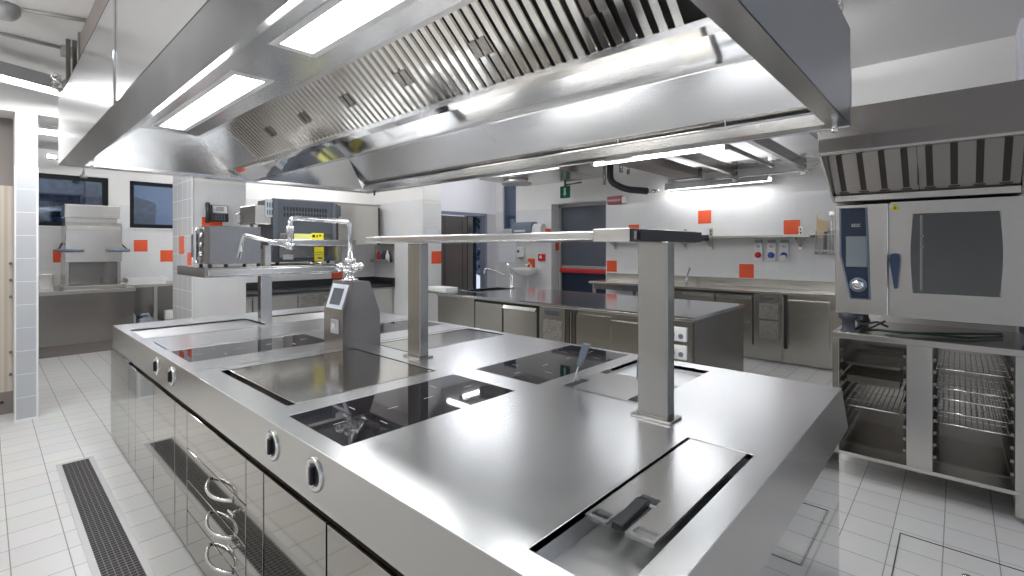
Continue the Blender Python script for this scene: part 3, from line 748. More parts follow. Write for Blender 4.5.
# ================================================================== CEILING LAMPS, SOME ADDED AS FILL
def lamp(c, length, ang, label, w=.10, group=None, name='ceiling_lamp', zc=3.0, tubew=.045, mat='tube', panel=0):
    t = thing(name, label, 'lamp', c, group)
    R = Matrix.Translation(c) @ Matrix.Rotation(ang, 4, 'Z')
    def bx(x0, x1, y0, y1, z0, z1, nm, mat, par, b=.004):
        m = MB().box(x0, x1, y0, y1, z0, z1, b=b); m.bm.transform(R); return m.build(nm, mat, par)
    h = bx(-length / 2, length / 2, -w / 2, w / 2, .03, .085, 'housing', 'fixture', t)
    if panel:
        for s in (-1, 1): bx(-length / 2, length / 2, s * w / 2 - .006, s * w / 2 + .006, -.02, .06, 'side_skirt', 'fixture', t)
        bx(-length / 2 + .01, length / 2 - .01, -w / 2 + .02, w / 2 - .02, -.012, .025, 'diffuser', mat, t)
        return t
    m = MB(); m.tube([(-length / 2 + .02, 0, .0), (length / 2 - .02, 0, .0)], tubew / 2, 12); m.bm.transform(R); m.build('tube', mat, t)
    for s in (-1, 1): bx(s * (length / 2 - .005) - .012, s * (length / 2 - .005) + .012, -w * .35, w * .35, -.028, .035, 'end_cap', 'fixture', t)
    if zc > c[2] + .09:
        for s in (-1, 1):
            m = MB(); m.cyl((s * length * .35, 0, .08), (s * length * .35, 0, zc - c[2]), .006, n=8); m.bm.transform(R); m.build('drop_rod', 'silver', t)
    return t
lamp((.10, 5.36, 2.80), 1.6, math.radians(25), 'twin fluorescent ceiling lamp before the white bulkhead beside the striped door', .20, mat='tubemid', panel=1)
lamp((7.33, 2.66, 2.42), 1.55, math.radians(90 - 5), 'fluorescent lamp hanging close to the tiled wall above the long shelf', .13, mat='tubelow', panel=1)
lamp((5.00, 2.47, 2.50), 1.55, math.radians(90), 'fluorescent lamp over the sink counter just past the hood edge', mat='tubelow')
lamp((5.05, 5.3, 2.72), 1.5, math.radians(90), 'added fluorescent fill lamp on the ceiling before the exit door', mat='tubefill')  # added to brighten the dim far corner
lamp((6.3, 6.4, 2.88), 1.3, 0, 'added fluorescent fill lamp on the ceiling near the cold room door', mat='tubefill')  # added to light the wall around the cold room door
lamp((3.3, 6.6, 2.88), 1.5, 0, 'added fluorescent fill lamp on the ceiling above the black topped niche counter')  # added out of sight to light the niche
lamp((.9, 8.1, 2.88), 1.5, 0, 'added fluorescent fill lamp on the ceiling of the dish room, nearer the column', group=None)  # unseen lamp, added as light for the dish room
lamp((3.4, 8.9, 2.88), 1.5, 0, 'added fluorescent fill lamp on the dish room ceiling behind the column')  # second unseen lamp added to light the dish room
lamp((-.95, 3.5, 2.55), 1.5, math.radians(90), 'added fluorescent fill lamp over the aisle with the drain')  # added outside the view to brighten the column front
lamp((3.4, 1.45, 2.75), 1.5, math.radians(90), 'added fluorescent fill lamp over the aisle between the hood and the sink counter')  # added, hidden by the hood; lifts the ceiling and the oven front
lamp((2.4, -2.2, 2.7), 1.5, math.radians(0), 'added fluorescent fill lamp on the ceiling before the near end of the island', mat='tubelow')  # weak fill added behind the camera

# ceiling fittings on the left
dt = MB().lathe([(.075, 3.0), (.075, 2.955), (.06, 2.93), (.045, 2.915), (.02, 2.91)], (.085, 4.35, 0), 'z', 24).build('smoke_detector', 'silver')
tag(dt, 'round grey smoke detector on the ceiling at the hood corner', 'detector')
cd = MB().cyl((.165, 4.31, 2.985), (.45, 4.22, 2.985), .012).build('conduit', 'concrete'); tag(cd, 'grey ceiling conduit running from the smoke detector to the duct', 'conduit')
cd = MB().cyl((-.6, 4.85, 2.985), (.40, 4.93, 2.985), .012).box(.39, .47, 4.89, 4.97, 2.93, 3.0, b=.004).build('conduit', 'concrete'); tag(cd, 'grey ceiling conduit ending in a junction box beside the chains', 'conduit')
sl = thing('spotlight', 'small grey emergency spotlight below the ceiling of the dish room', 'spotlight', (.68, 9.6, 2.78))
MB().box(.60, .78, 9.5, 9.65, 2.76, 2.84, b=.01).cyl((.78, 9.58, 2.80), (1.1, 9.58, 2.80), .01).build('housing', 'fixture', sl)
B(.61, .70, 9.495, 9.505, 2.762, 2.80).build('lens', 'tubehot', sl)
dj = MB().lathe([(.045, 0), (.045, .04), (.02, .06), (.02, .10)], (1.04, 9.9, 2.56), 'z', 16).cyl((1.04, 9.9, 2.66), (1.04, 9.9, 3.0), .008).build('sprinkler_head', 'silver')
tag(dj, 'little round chrome sprinkler hanging before the dish room window', 'sprinkler')

# ================================================================== COMBI OVEN + STAND + ITS HOOD
OX = 3.79
co = thing('combi_oven', 'large stainless combi steamer with big glass door and blue control panel', 'oven', (4.2, .07, .945))
B(OX + .03, 4.58, -.47, .595, 1.068, 1.775, b=.006).build('body', 'oven', co)
B(OX, OX + .04, .318, .597, 1.07, 1.775, b=.006).build('control_front', 'oven', co)
dr_ = MB().plate(-.47, .308, 1.07, 1.775, [(-.175, .205, 1.222, 1.70)], OX, OX + .04, 'x').build('door', 'oven', co)
def bulge(y0, y1, z0, z1, e, x, t):
    pts = []
    n = 8
    for k in range(n + 1): f = k / n; pts.append((y0 - e * math.sin(PI * f), z0 + (z1 - z0) * f))
    for k in range(n + 1): f = k / n; pts.append((y1 + e * math.sin(PI * f), z1 + (z0 - z1) * f))
    return MB().prism(pts, 'x', x, x + t)
bulge(-.168, .198, 1.222, 1.698, .014, OX - .004, .008).build('door_glass', 'ovenglass', dr_)
m = MB()
for y, z0, z1 in ((.165, 1.24, 1.69), (.158, 1.24, 1.69)): m.box(OX - .0055, OX - .0038, y, y + .002, z0, z1)
for z in (1.50, 1.565): m.ball((OX - .005, .155, z), .007, 2)
m.build('inner_rack', 'wire', dr_)
MB().prism([(.272, 1.245), (.287, 1.245), (.312, 1.42), (.308, 1.455), (.285, 1.462), (.262, 1.455), (.258, 1.42)], 'x', OX - .045, OX - .015, .006).box(OX - .02, OX, .275, .295, 1.30, 1.42).build('door_handle', 'blue', dr_)
tri = MB().prism([(.262, 1.726), (.31, 1.726), (.286, 1.765)], 'x', OX - .003, OX).build('warning_sign', 'yellow', dr_); tri['label'] = 'yellow warning triangle'
MB().prism([(.281, 1.733), (.291, 1.733), (.287, 1.752)], 'x', OX - .004, OX - .002).build('warning_mark', 'dark', tri)
fr = MB().prism([(.405, 1.165), (.515, 1.165), (.572, 1.45), (.572, 1.752), (.424, 1.752), (.412, 1.45)][::-1], 'x', OX - .004, OX + .002).build('panel_trim', 'greyblue', co)
pn = MB().prism([(.416, 1.172), (.507, 1.172), (.560, 1.45), (.562, 1.747), (.436, 1.747), (.424, 1.45)], 'x', OX - .010, OX - .003).build('control_panel', 'navy', co)
B(OX - .013, OX - .009, .423, .535, 1.372, 1.568, b=.002).build('display', 'screen', pn)
text_mesh('panel_lettering', 'SCC', .026, Vector((OX - .0105, .482, 1.637)), ROT_FACE_MX, 'white', pn)
kb = MB().lathe([(.046, 0), (.046, -.006), (.038, -.008)], (OX - .010, .470, 1.258), 'x', 28).build('dial_ring', 'greyblue', pn)
MB().lathe([(.033, -.006), (.033, -.018), (.026, -.026), (.012, -.030)], (OX - .010, .470, 1.258), 'x', 28).build('dial', 'chrome', pn)
for x, y in ((3.84, .53), (3.84, -.30), (4.5, .53), (4.5, -.40)):
    MB().lathe([(.045, .943), (.045, .955), (.036, .965), (.036, 1.02), (.055, 1.035), (.055, 1.07)], (x, y, 0), 'z', 20).build('foot', 'footgrey', co)
MB().tube([(3.9, .45, .955), (3.86, .38, .97), (3.9, .25, .96), (4.1, .0, .96), (4.3, -.2, .955)], .007, 8).tube([(3.95, .35, .955), (3.9, .2, .965), (4.0, -.05, .955), (4.2, -.2, .955)], .006, 8).build('hose', 'cable', co)
MB().tube([(3.88, .50, .955), (3.85, .45, 1.0), (3.86, .38, 1.02), (3.9, .33, .99)], .007, 8).tube([(3.9, .48, .96), (3.84, .42, .975), (3.87, .34, 1.03)], .006, 8).build('cable', 'rubber', co)

st = thing('oven_stand', 'stainless open stand with runner columns carrying the combi steamer', 'stand', (4.2, .05, 0))
B(OX, 4.55, -.42, .614, .905, .943, b=.003).build('top_shelf', 'oven', st)
B(OX + .005, 4.55, .575, .612, .15, .906, b=.002).build('side_panel', 'oven', st)
B(OX + .005, 4.55, .112, .232, .15, .906, b=.002).build('divider', 'oven', st)
B(OX + .005, 4.55, -.42, -.228, .03, .906, b=.002).build('side_panel', 'oven', st)
B(OX + .003, 4.55, -.42, .612, .148, .172, b=.002).build('bottom_shelf', 'oven', st)
B(OX + .2, 4.55, -.22, .57, .172, .176).build('bottom_liner', 'cabdark', st)
B(4.53, 4.55, -.42, .612, .15, .906).build('back_panel', 'cab', st)
for y in (-.33, .59):
    for x in ((3.83, 4.5) if y < 0 else (4.48,)):
        MB().box(x - .03, x + .03, y - .04, y + .03, .03, .15, b=.002).build('leg', 'oven', st)
        MB().box(x - .033, x + .033, y - .043, y + .033, 0, .03, b=.004).build('foot_cap', 'rubber', st)
m = MB()
for z in [.25 + .072 * k for k in range(9)]:
    for y0, y1 in ((.557, .575), (.232, .25), (.094, .112), (-.228, -.21)):
        m.box(OX + .03, 4.5, y0, y1, z, z + .005)
        m.box(OX + .02, OX + .032, y0, y1, z - .006, z + .014, b=.003)
m.build('runner', 'cabdark', st)
def rack(y0, y1, z, lab, n):
    m = MB()
    x0, x1 = OX + .03, 4.45
    m.tube([(x0, y0, z), (x0, y1, z)], .005, 8).tube([(x1, y0, z), (x1, y1, z)], .004, 6)
    for y in (y0, y1): m.tube([(x0, y, z), (x1, y, z)], .004, 6)
    for k in range(1, n): y = y0 + (y1 - y0) * k / n; m.tube([(x0, y, z), (x1, y, z)], .003, 6)
    for x in (4.0, 4.23): m.tube([(x, y0, z - .003), (x, y1, z - .003)], .0035, 6)
    return tag(m.build('wire_rack', 'wire'), lab, 'rack', 'wire racks in the oven stand')
rack(.252, .555, .47, 'single chromed wire rack below the metal trays in the stand column nearer the island', 11)
for z, l in ((.782, 'topmost wire rack in the stand column under the oven door glass'), (.668, 'second wire rack from the top under the oven door glass'), (.607, 'third wire rack from the top under the oven door glass'), (.53, 'fourth wire rack from the top under the oven door glass'), (.462, 'lowest wire rack in the stand column under the oven door glass')):
    rack(-.208, .092, z, l, 12)
def gn_tray(z, h, lab):
    y0, y1, x0, x1 = .252, .555, OX + .05, 4.40
    m = MB()
    m.plate(x0, x1, y0, y1, [(x0 + .015, x1 - .015, y0 + .015, y1 - .015)], z, z + .003)
    m.box(x0 + .015, x1 - .015, y0 + .015, y1 - .015, z - h, z - h + .003)
    for a, b, c, d in ((x0 + .012, x0 + .015, y0 + .012, y1 - .012), (x1 - .015, x1 - .012, y0 + .012, y1 - .012), (x0 + .012, x1 - .012, y0 + .012, y0 + .015), (x0 + .012, x1 - .012, y1 - .015, y1 - .012)): m.box(a, b, c, d, z - h, z + .002)
    return tag(m.build('baking_tray', 'cabdark'), lab, 'tray', 'trays in the oven stand')
gn_tray(.66, .045, 'deep metal tray on the runners of the stand column nearer the island')
gn_tray(.745, .015, 'shallow dark metal tray on the uppermost runners of the oven stand')

oh = thing('oven_hood', 'low grey steel canopy with baffle filters over the combi steamer', 'extractor hood', (4.1, .18, 1.79))
prof = [(3.32, 2.045), (3.32, 2.12), (3.37, 2.285), (4.94, 2.285), (4.94, 1.80), (3.76, 1.80), (3.76, 1.79), (4.95, 1.79), (4.95, 2.30), (3.36, 2.30), (3.305, 2.125), (3.305, 2.045)]
MB().prism(prof, 'y', -.25, .60).build('canopy', 'cabdark', oh)
MB().box(3.30, 3.35, -.25, .60, 2.030, 2.047, b=.004).build('front_lip', 'oven', oh)
side = [(3.31, 2.04), (3.31, 2.12), (3.365, 2.295), (4.94, 2.295), (4.94, 1.795), (3.74, 1.795)]
MB().prism(side, 'y', .592, .604).build('side_panel', 'oven', oh)
MB().prism(side, 'y', -.262, -.25).build('side_panel', 'oven', oh)
MB().prism([(3.31, 2.04), (3.33, 2.12), (3.385, 2.295), (4.9, 2.295), (4.9, 2.04)], 'y', -.9, -.268).build('extension_canopy', 'cabdark', oh)
MB().box(3.74, 3.78, -.25, .592, 1.79, 1.83, b=.003).build('bottom_rail', 'oven', oh)
m = MB(); fxA, fzA, fxB, fzB = 3.50, 2.10, 3.78, 1.83
m.sheet((fxA, fzA), (fxB, fzB), -.25, .592, .008); m.build('filter_backing', 'cabdark', oh)
fd = Vector((fxB - fxA, fzB - fzA)).normalized(); fn = Vector((fd.y, -fd.x))
if fn.x > 0: fn = -fn
def W2(u, v, w): return (fxA + fd.x * u + fn.x * w, v, fzA + fd.y * u + fn.y * w)
Lf = math.hypot(fxB - fxA, fzB - fzA)
for a, b in ((.172, .585), (-.245, .168)):
    w = (b - a) / 4
    def strip(m, v0, v1, u0, u1, w0, w1):
        return m.hull([W2(u0, v0, w0), W2(u1, v0, w0), W2(u1, v1, w0), W2(u0, v1, w0)], [W2(u0, v0, w1), W2(u1, v0, w1), W2(u1, v1, w1), W2(u0, v1, w1)])
    m = strip(MB(), a, b, -.03, Lf - .01, .005, .016)
    for k in range(4): strip(m, a + (k + .68) * w, a + (k + 1.38) * w if k < 3 else b, -.03, Lf - .04, .016, .024)
    strip(m, a, a + .38 * w, -.03, Lf - .04, .016, .024)
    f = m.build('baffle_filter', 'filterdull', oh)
    m = MB()
    for k in range(4):
        c = a + (k + .53) * w; strip(m, c - .15 * w, c + .15 * w, -.03, Lf - .055, .0155, .018); strip(m, c - .24 * w, c + .24 * w, Lf - .055, Lf - .045, .0245, .026)
    m.build('slot_pattern', 'slot', f)
MB().box(3.62, 3.75, .168, .172, 1.86, 2.02).build('filter_joint', 'dark', oh)

# ================================================================== SINK COUNTER IN THE MIDDLE
CX0, CX1, CY0, CY1 = 4.05, 5.36, 1.65, 5.06
sc = thing('sink_counter', 'long double sided steel sink counter with refrigerated drawers behind the island', 'counter', (4.7, 3.35, 0))
SK = (4.42, 5.12, 4.62, 4.99)
MB().plate(CX0 - .015, CX1, CY0 - .015, CY1, [SK], .875, .905).build('worktop', 'topgloss', sc)
MB().box(CX0 - .016, CX0 - .004, CY0 - .016, CY1, .865, .893, b=.005).build('front_edge', 'fascia', sc)
m = MB(); x0, x1, y0, y1 = SK
m.box(x0 - .004, x0, y0, y1, .70, .904).box(x1, x1 + .004, y0, y1, .70, .904).box(x0, x1, y0 - .004, y0, .70, .904).box(x0, x1, y1, y1 + .004, .70, .904).box(x0, x1, y0, y1, .70, .704)
m.plate(x0 - .03, x1 + .03, y0 - .03, y1 + .03, [SK], .904, .908)
m.build('sink_bowl', 'hoodin', sc)
B(CX0 + .02, CX1 - .01, CY0 + .005, CY1 - .01, .12, .872).build('carcass', 'cab', sc)
B(CX0 + .02, CX1 - .01, CY0 - .006, CY0 + .006, .02, .874, b=.002).build('end_panel', 'cabdark', sc)
B(CX0 + .06, CX1 - .06, CY0 + .05, CY1 - .05, 0, .12).build('plinth', 'cabdark', sc)
B(CX0 + .005, CX0 + .022, 4.35, CY1 - .005, .13, .868, b=.002).build('side_panel', 'cab', sc)
MB().box(CX0 + .012, CX0 + .021, 3.0, 4.345, .835, .868).box(CX0 + .012, CX0 + .021, 3.33, 3.355, .13, .868).box(CX0 + .012, CX0 + .021, 4.33, 4.35, .13, .868).box(CX0 + .012, CX0 + .021, 3.855, 3.87, .13, .868).build('shadow_gap', 'dark', sc)
for a, b in ((3.873, 4.328), (3.358, 3.853)):
    B(CX0 - .004, CX0 + .02, a, b, .50, .833, b=.004).build('drawer', 'cab', sc)
    B(CX0 - .004, CX0 + .02, a, b, .14, .49, b=.004).build('drawer', 'cab', sc)
MB().prism([(CX0 - .03, .80), (CX0 - .004, .835), (CX0 - .004, .79)], 'y', 3.36, 3.851).build('pull_edge', 'fascia', sc)
vp = B(CX0 + .004, CX0 + .02, 2.985, 3.325, .14, .868, b=.002).build('vent_panel', 'cab', sc)
B(CX0 + .001, CX0 + .005, 3.03, 3.27, .34, .73).build('vent_grille', 'perf', vp)
MB().box(CX0, CX0 + .005, 3.06, 3.25, .78, .825, b=.002).build('thermostat', 'screendark', vp)
MB().box(CX0 + .002, CX0 + .02, 2.93, 2.955, .14, .83).box(CX0 + .002, CX0 + .02, 2.86, 2.885, .14, .83).box(CX0 + .01, CX0 + .02, 2.84, 2.975, .14, .868).build('door_grip', 'cabdark', sc)
MB().box(CX0 - .002, CX0 + .003, 2.90, 2.915, .14, .83).build('grip_edge', 'fascia', sc)
B(CX0 - .002, CX0 + .02, 2.44, 2.835, .14, .83, b=.003).build('door', 'cab', sc)
B(CX0 - .010, CX0 + .02, 2.0, 2.435, .14, .80, b=.003).build('door', 'cab', sc)
B(CX0 + .002, CX0 + .02, CY0 + .01, 1.99, .13, .868, b=.002).build('socket_panel', 'cab', sc)
for z in (.745, .59):
    s_ = B(CX0 - .018, CX0 + .004, 1.70, 1.90, z - .055, z + .065, b=.006).build('socket', 'white', sc)
    MB().cyl((CX0 - .016, 1.83, z), (CX0 - .04, 1.83, z - .005), .032, n=20).build('socket_cap', 'socketblue', s_)
    MB().cyl((CX0 - .016, 1.745, z - .01), (CX0 - .024, 1.745, z - .01), .022, n=18).build('socket_switch', 'greyblue', s_)
    MB().cyl((CX0 - .018, 1.785, z + .025), (CX0 - .022, 1.785, z + .025), .008, n=10).build('pilot_light', 'yellow', s_)
pg = MB().tube([(CX0 - .02, 1.89, .545), (CX0 - .07, 1.84, .575), (CX0 - .11, 1.80, .615)], .022, 10).build('power_plug', 'rubber')
tag(pg, 'black plug sticking out of the lower socket of the sink counter', 'plug')
tp = thing('mixer_tap', 'chrome mixer tap with long slanted spout at the sink of the middle counter', 'tap', (5.22, 4.80, .905))
MB().lathe([(.03, .905), (.03, .92), (.024, .925), (.024, 1.09), (.02, 1.10)], (5.22, 4.80, 0), 'z', 16).build('tap_body', 'chrome', tp)
MB().tube([(5.22, 4.80, 1.06), (5.05, 4.80, 1.10), (4.72, 4.80, 1.205), (4.675, 4.80, 1.195), (4.655, 4.80, 1.13)], .013, 10).build('spout', 'chrome', tp)
MB().tube([(5.22, 4.80, 1.10), (5.19, 4.80, 1.16), (5.13, 4.80, 1.255)], .011, 10).build('lever', 'chrome', tp)
bd = B(4.20, 4.42, 5.075, 5.50, .90, .945, b=.006).build('chopping_board', 'tray')
tb = thing('side_table', 'narrow steel table behind the end of the sink counter by the pier', 'table', (4.3, 5.3, 0))
B(4.12, 4.62, 5.07, 5.56, .87, .90, b=.003).build('table_top', 'cab', tb)
for x in (4.15, 4.59):
    for y in (5.1, 5.53): B(x - .018, x + .018, y - .018, y + .018, 0, .87).build('leg', 'cab', tb)
tag(bd, 'white chopping board lying at the far end of the sink counter', 'board')

# ================================================================== WALL COUNTER (right wall) and shelf
wc = thing('wall_counter', 'long steel refrigerated counter with backsplash along the white tiled wall', 'counter', (7.2, 2.7, 0))
MB().box(6.89, 7.495, .70, 4.58, .89, .925, b=.004).box(7.46, 7.497, .70, 4.58, .925, 1.045, b=.004).build('worktop', 'cab', wc)
B(6.93, 7.48, .72, 3.25, .18, .888).build('carcass', 'cab', wc)
for a, b in ((.72, 1.655), (1.665, 3.24)): B(6.935, 6.96, a, b, .015, .20, b=.002).build('plinth', 'cab', wc)
MB().box(6.915, 6.931, 1.64, 3.25, .855, .888).box(6.92, 6.931, 2.0, 2.012, .2, .888).box(6.92, 6.931, 2.49, 2.502, .2, .888).box(6.92, 6.931, 1.60, 1.64, .2, .888).box(6.92, 6.931, 2.97, 2.98, .2, .888).build('shadow_gap', 'dark', wc)
for a, b in ((2.504, 2.968), (2.016, 2.486)):
    for z0, z1 in ((.54, .85), (.215, .53)):
        d = B(6.905, 6.935, a, b, z0, z1, b=.004).build('drawer', 'cab', wc)
        MB().prism([(6.872, z1 - .035), (6.905, z1), (6.905, z1 - .05)], 'y', a + .002, b - .002).build('pull_edge', 'fascia', d)
vp = B(6.908, 6.935, 1.648, 1.995, .21, .885, b=.003).build('vent_panel', 'cab', wc)
MB().box(6.905, 6.91, 1.70, 1.93, .56, .765).box(6.905, 6.91, 1.70, 1.93, .30, .535).build('vent_grille', 'perf', vp)
B(6.904, 6.91, 1.76, 1.90, .81, .85, b=.002).build('thermostat', 'screendark', vp)
B(6.905, 6.935, 1.148, 1.585, .25, .83, b=.004).build('door', 'cab', wc)
B(6.898, 6.906, 1.575, 1.60, .25, .83, b=.003).build('door_grip', 'cabdark', wc)
for y in (3.75, 4.5): B(6.95, 6.99, y, y + .04, 0, .89).build('leg', 'cab', wc)
B(6.93, 7.45, 3.3, 4.5, .80, .888).build('under_panel', 'cabdark', wc)
B(6.915, 6.93, 3.62, 3.95, .80, .88).build('thermostat', 'screendark', wc)
MB().cyl((7.25, 3.05, .925), (7.25, 3.05, 1.05), .018).tube([(7.25, 3.05, 1.04), (7.15, 2.98, 1.12), (7.10, 2.94, 1.19)], .013, 8).tube([(7.1, 2.94, 1.19), (7.09, 2.93, 1.16)], .016, 8).build('counter_tap', 'chrome', wc)

sh = thing('wall_shelf', 'long steel wall shelf on slotted brackets over the counter', 'shelf', (7.35, 3, 1.6))
B(7.17, 7.497, 1.40, 4.62, 1.625, 1.655, b=.004).build('shelf_board', 'cab', sh)
for y in (1.57, 2.77, 3.17, 4.42):
    m = MB().prism([(7.495, 1.625), (7.22, 1.625), (7.24, 1.60), (7.47, 1.50), (7.495, 1.50)], 'y', y - .012, y + .012).box(7.485, 7.499, y - .025, y + .025, 1.46, 1.78, b=.002)
    b_ = m.build('bracket', 'cab', sh)
    MB().box(7.482, 7.486, y - .006, y + .006, 1.68, 1.705).box(7.482, 7.486, y - .006, y + .006, 1.725, 1.75).build('bracket_slot', 'dark', b_)
for k, (y, c, t_, lab) in enumerate(((2.095, 'red', '46', 'wall socket with round red cover under the shelf'), (1.925, 'socketblue', '45', 'wall socket with round blue cover, between the red one and the plugged one'), (1.765, 'socketblue', '42', 'wall socket with blue cover and a white plug hanging from it'))):
    s_ = thing('wall_socket', lab, 'socket', (7.47, y, 1.30), 'numbered sockets under the wall shelf')
    B(7.45, 7.497, y - .055, y + .055, 1.30, 1.555, b=.006).build('socket_box', 'white', s_)
    MB().box(7.46, 7.497, y - .05, y + .05, 1.558, 1.60, b=.004).build('cable_duct', 'concrete', s_)
    MB().lathe([(.042, 0), (.042, -.02), (.032, -.034), (.01, -.036)], (7.45, y, 1.385), 'x', 24).build('socket_cover', c, s_)
    text_mesh('socket_number', t_, .055, Vector((7.4492, y, 1.505)), ROT_FACE_MX, 'greyblue', s_)
    if k == 2: B(7.39, 7.44, y - .03, y + .025, 1.325, 1.385, b=.006).build('plug', 'white', s_)
# utensil rack on the wall
ur = thing('utensil_rack', 'wall hung wire utensil rack with spatulas beside the shelf end', 'rack', (7.45, 1.28, 1.4))
B(7.485, 7.498, 1.14, 1.40, 1.40, 1.72, b=.003).build('back_plate', 'silver', ur)
m = MB()
for z in (1.45, 1.66): m.tube([(7.49, 1.15, z), (7.36, 1.15, z), (7.36, 1.39, z), (7.49, 1.39, z)], .005, 6)
for k in range(7): y = 1.16 + .036 * k; m.tube([(7.36, y, 1.42), (7.36, y, 1.68)], .003, 6)
m.tube([(7.38, 1.15, 1.42), (7.38, 1.39, 1.42)], .014, 8); m.build('basket', 'wire', ur)
sp_ = MB().prism([(1.375, 1.95), (1.34, 1.86), (1.25, 1.84), (1.24, 1.72), (1.31, 1.60), (1.36, 1.62), (1.375, 1.75)], 'x', 7.42, 7.43, .002).build('spatula', 'olive')
tag(sp_, 'pale wooden spatula standing in the wall utensil rack', 'spatula')
sp_ = MB().tube([(7.40, 1.20, 1.46), (7.40, 1.20, 1.92)], .008, 8).box(7.395, 7.405, 1.17, 1.23, 1.90, 1.96, b=.004).build('turner', 'wire')
tag(sp_, 'thin steel turner standing in the wall utensil rack', 'turner')
sp_ = MB().tube([(7.41, 1.28, 1.46), (7.41, 1.27, 1.70)], .014, 8).build('knife', 'rubber'); tag(sp_, 'black handled knife in the wall utensil rack', 'knife')

# ceiling service over the sink counter: steel plenum, brown duct, pipes
pn_ = thing('ceiling_plenum', 'suspended shiny steel plenum with dark angle brackets above the sink counter', 'duct', (5.6, 2.0, 2.5))
B(3.9, 7.0, 1.02, 2.66, 2.56, 2.80, b=.01).build('plenum_box', 'trough', pn_)
MB().box(3.9, 7.05, 1.78, 1.80, 2.535, 2.56).build('sheet_joint', 'cabdark', pn_)
for y, in ((1.46,), (2.30,)):
    MB().box(4.4, 7.12, y - .03, y + .03, 2.50, 2.56).box(7.08, 7.13, y - .03, y + .03, 2.42, 2.56).build('angle_bracket', 'cabdark', pn_)
MB().tube(arc([(7.08, 2.66, 2.47), (7.08, 1.36, 2.47), (6.98, 1.26, 2.53), (6.7, 1.1, 2.55), (5.2, .98, 2.57)], r=.08), .014, 8).build('conduit_loop', 'wire', pn_)
for x in (4.3, 6.6):
    for y in (1.1, 2.6): MB().cyl((x, y, 2.8), (x, y, 3.0), .01, n=8).build('drop_rod', 'silver', pn_)
bd_ = B(4.2, 6.9, 2.72, 3.06, 2.50, 2.78, b=.01).build('ventilation_duct', 'brown'); 
tag(bd_, 'boxy brown grey ventilation duct running beside the shiny plenum', 'duct')
MB().box(6.88, 6.97, 2.70, 3.08, 2.48, 2.80, b=.004).build('duct_flange', 'cabdark', bd_)
for x in (4.5, 6.5): MB().cyl((x, 2.9, 2.78), (x, 2.9, 3.0), .01, n=8).build('drop_rod', 'silver', bd_)
pp = thing('drain_pipes', 'black insulated pipes bending down from the ceiling above the alarm sign', 'pipe', (6.5, 3.8, 2.3))
MB().tube(arc([(6.5, 3.93, 3.0), (6.5, 3.93, 2.50), (6.55, 3.70, 2.37), (6.6, 3.36, 2.32)], r=.10), .050, 12).build('insulated_pipe', 'rubber', pp)
MB().tube([(6.5, 3.74, 3.0), (6.5, 3.74, 2.62)], .030, 10).tube([(6.5, 3.62, 3.0), (6.5, 3.62, 2.58)], .024, 10).tube([(6.5, 4.03, 3.0), (6.5, 4.03, 2.46)], .022, 10).build('bare_pipe', 'cabdark', pp)
MB().cyl((6.6, 3.37, 2.32), (6.62, 3.25, 2.31), .030).cyl((6.62, 3.25, 2.31), (6.63, 3.20, 2.31), .02).build('pipe_coupling', 'chrome', pp)
dz_ = thing('ceiling_cassette', 'boxy steel ceiling diffuser with round chrome collar before the exit door', 'diffuser', (5.9, 5.9, 2.6))
B(5.7, 6.9, 4.3, 6.0, 2.64, 2.82, b=.006).build('cassette_plate', 'oven', dz_)
MB().lathe([(.20, 2.58), (.20, 2.64)], (6.1, 5.5, 0), 'z', 28).build('collar', 'chrome', dz_)
MB().lathe([(.25, 2.56), (.25, 2.58)], (6.1, 5.5, 0), 'z', 32).build('collar_plate', 'silver', dz_)
for x in (5.85, 6.75): MB().cyl((x, 5.5, 2.82), (x, 5.5, 3.0), .01, n=8).build('drop_rod', 'silver', dz_)

# exit and alarm signs
ex = thing('exit_sign', 'green hanging emergency exit sign with white arrow pointing down', 'sign', (7.0, 5.15, 2.36))
B(6.985, 7.015, 5.045, 5.25, 2.37, 2.58, b=.004).build('sign_panel', 'green', ex)
MB().prism([(5.165, 2.55), (5.125, 2.55), (5.125, 2.45), (5.11, 2.45), (5.145, 2.40), (5.18, 2.45), (5.165, 2.45)], 'x', 6.980, 6.986).build('arrow', 'signwhite', ex)
MB().cyl((7.0, 5.15, 2.58), (7.0, 5.15, 3.0), .02, n=8).build('drop_rod', 'cabdark', ex)
MB().tube([(7.0, 5.15, 2.60), (7.0, 4.8, 2.62)], .015, 8).build('side_arm', 'cabdark', ex)
al = thing('alarm_sign', 'dark red illuminated alarm sign on the wall beside the exit door', 'sign', (7.45, 4.38, 2.24))
B(7.42, 7.498, 4.27, 4.55, 2.245, 2.385, b=.012).build('sign_box', 'darkred', al)
B(7.416, 7.422, 4.28, 4.54, 2.295, 2.33).build('sign_band', 'pink', al)
B(7.43, 7.498, 4.19, 4.268, 2.25, 2.36, b=.01).build('sounder', 'white', al)

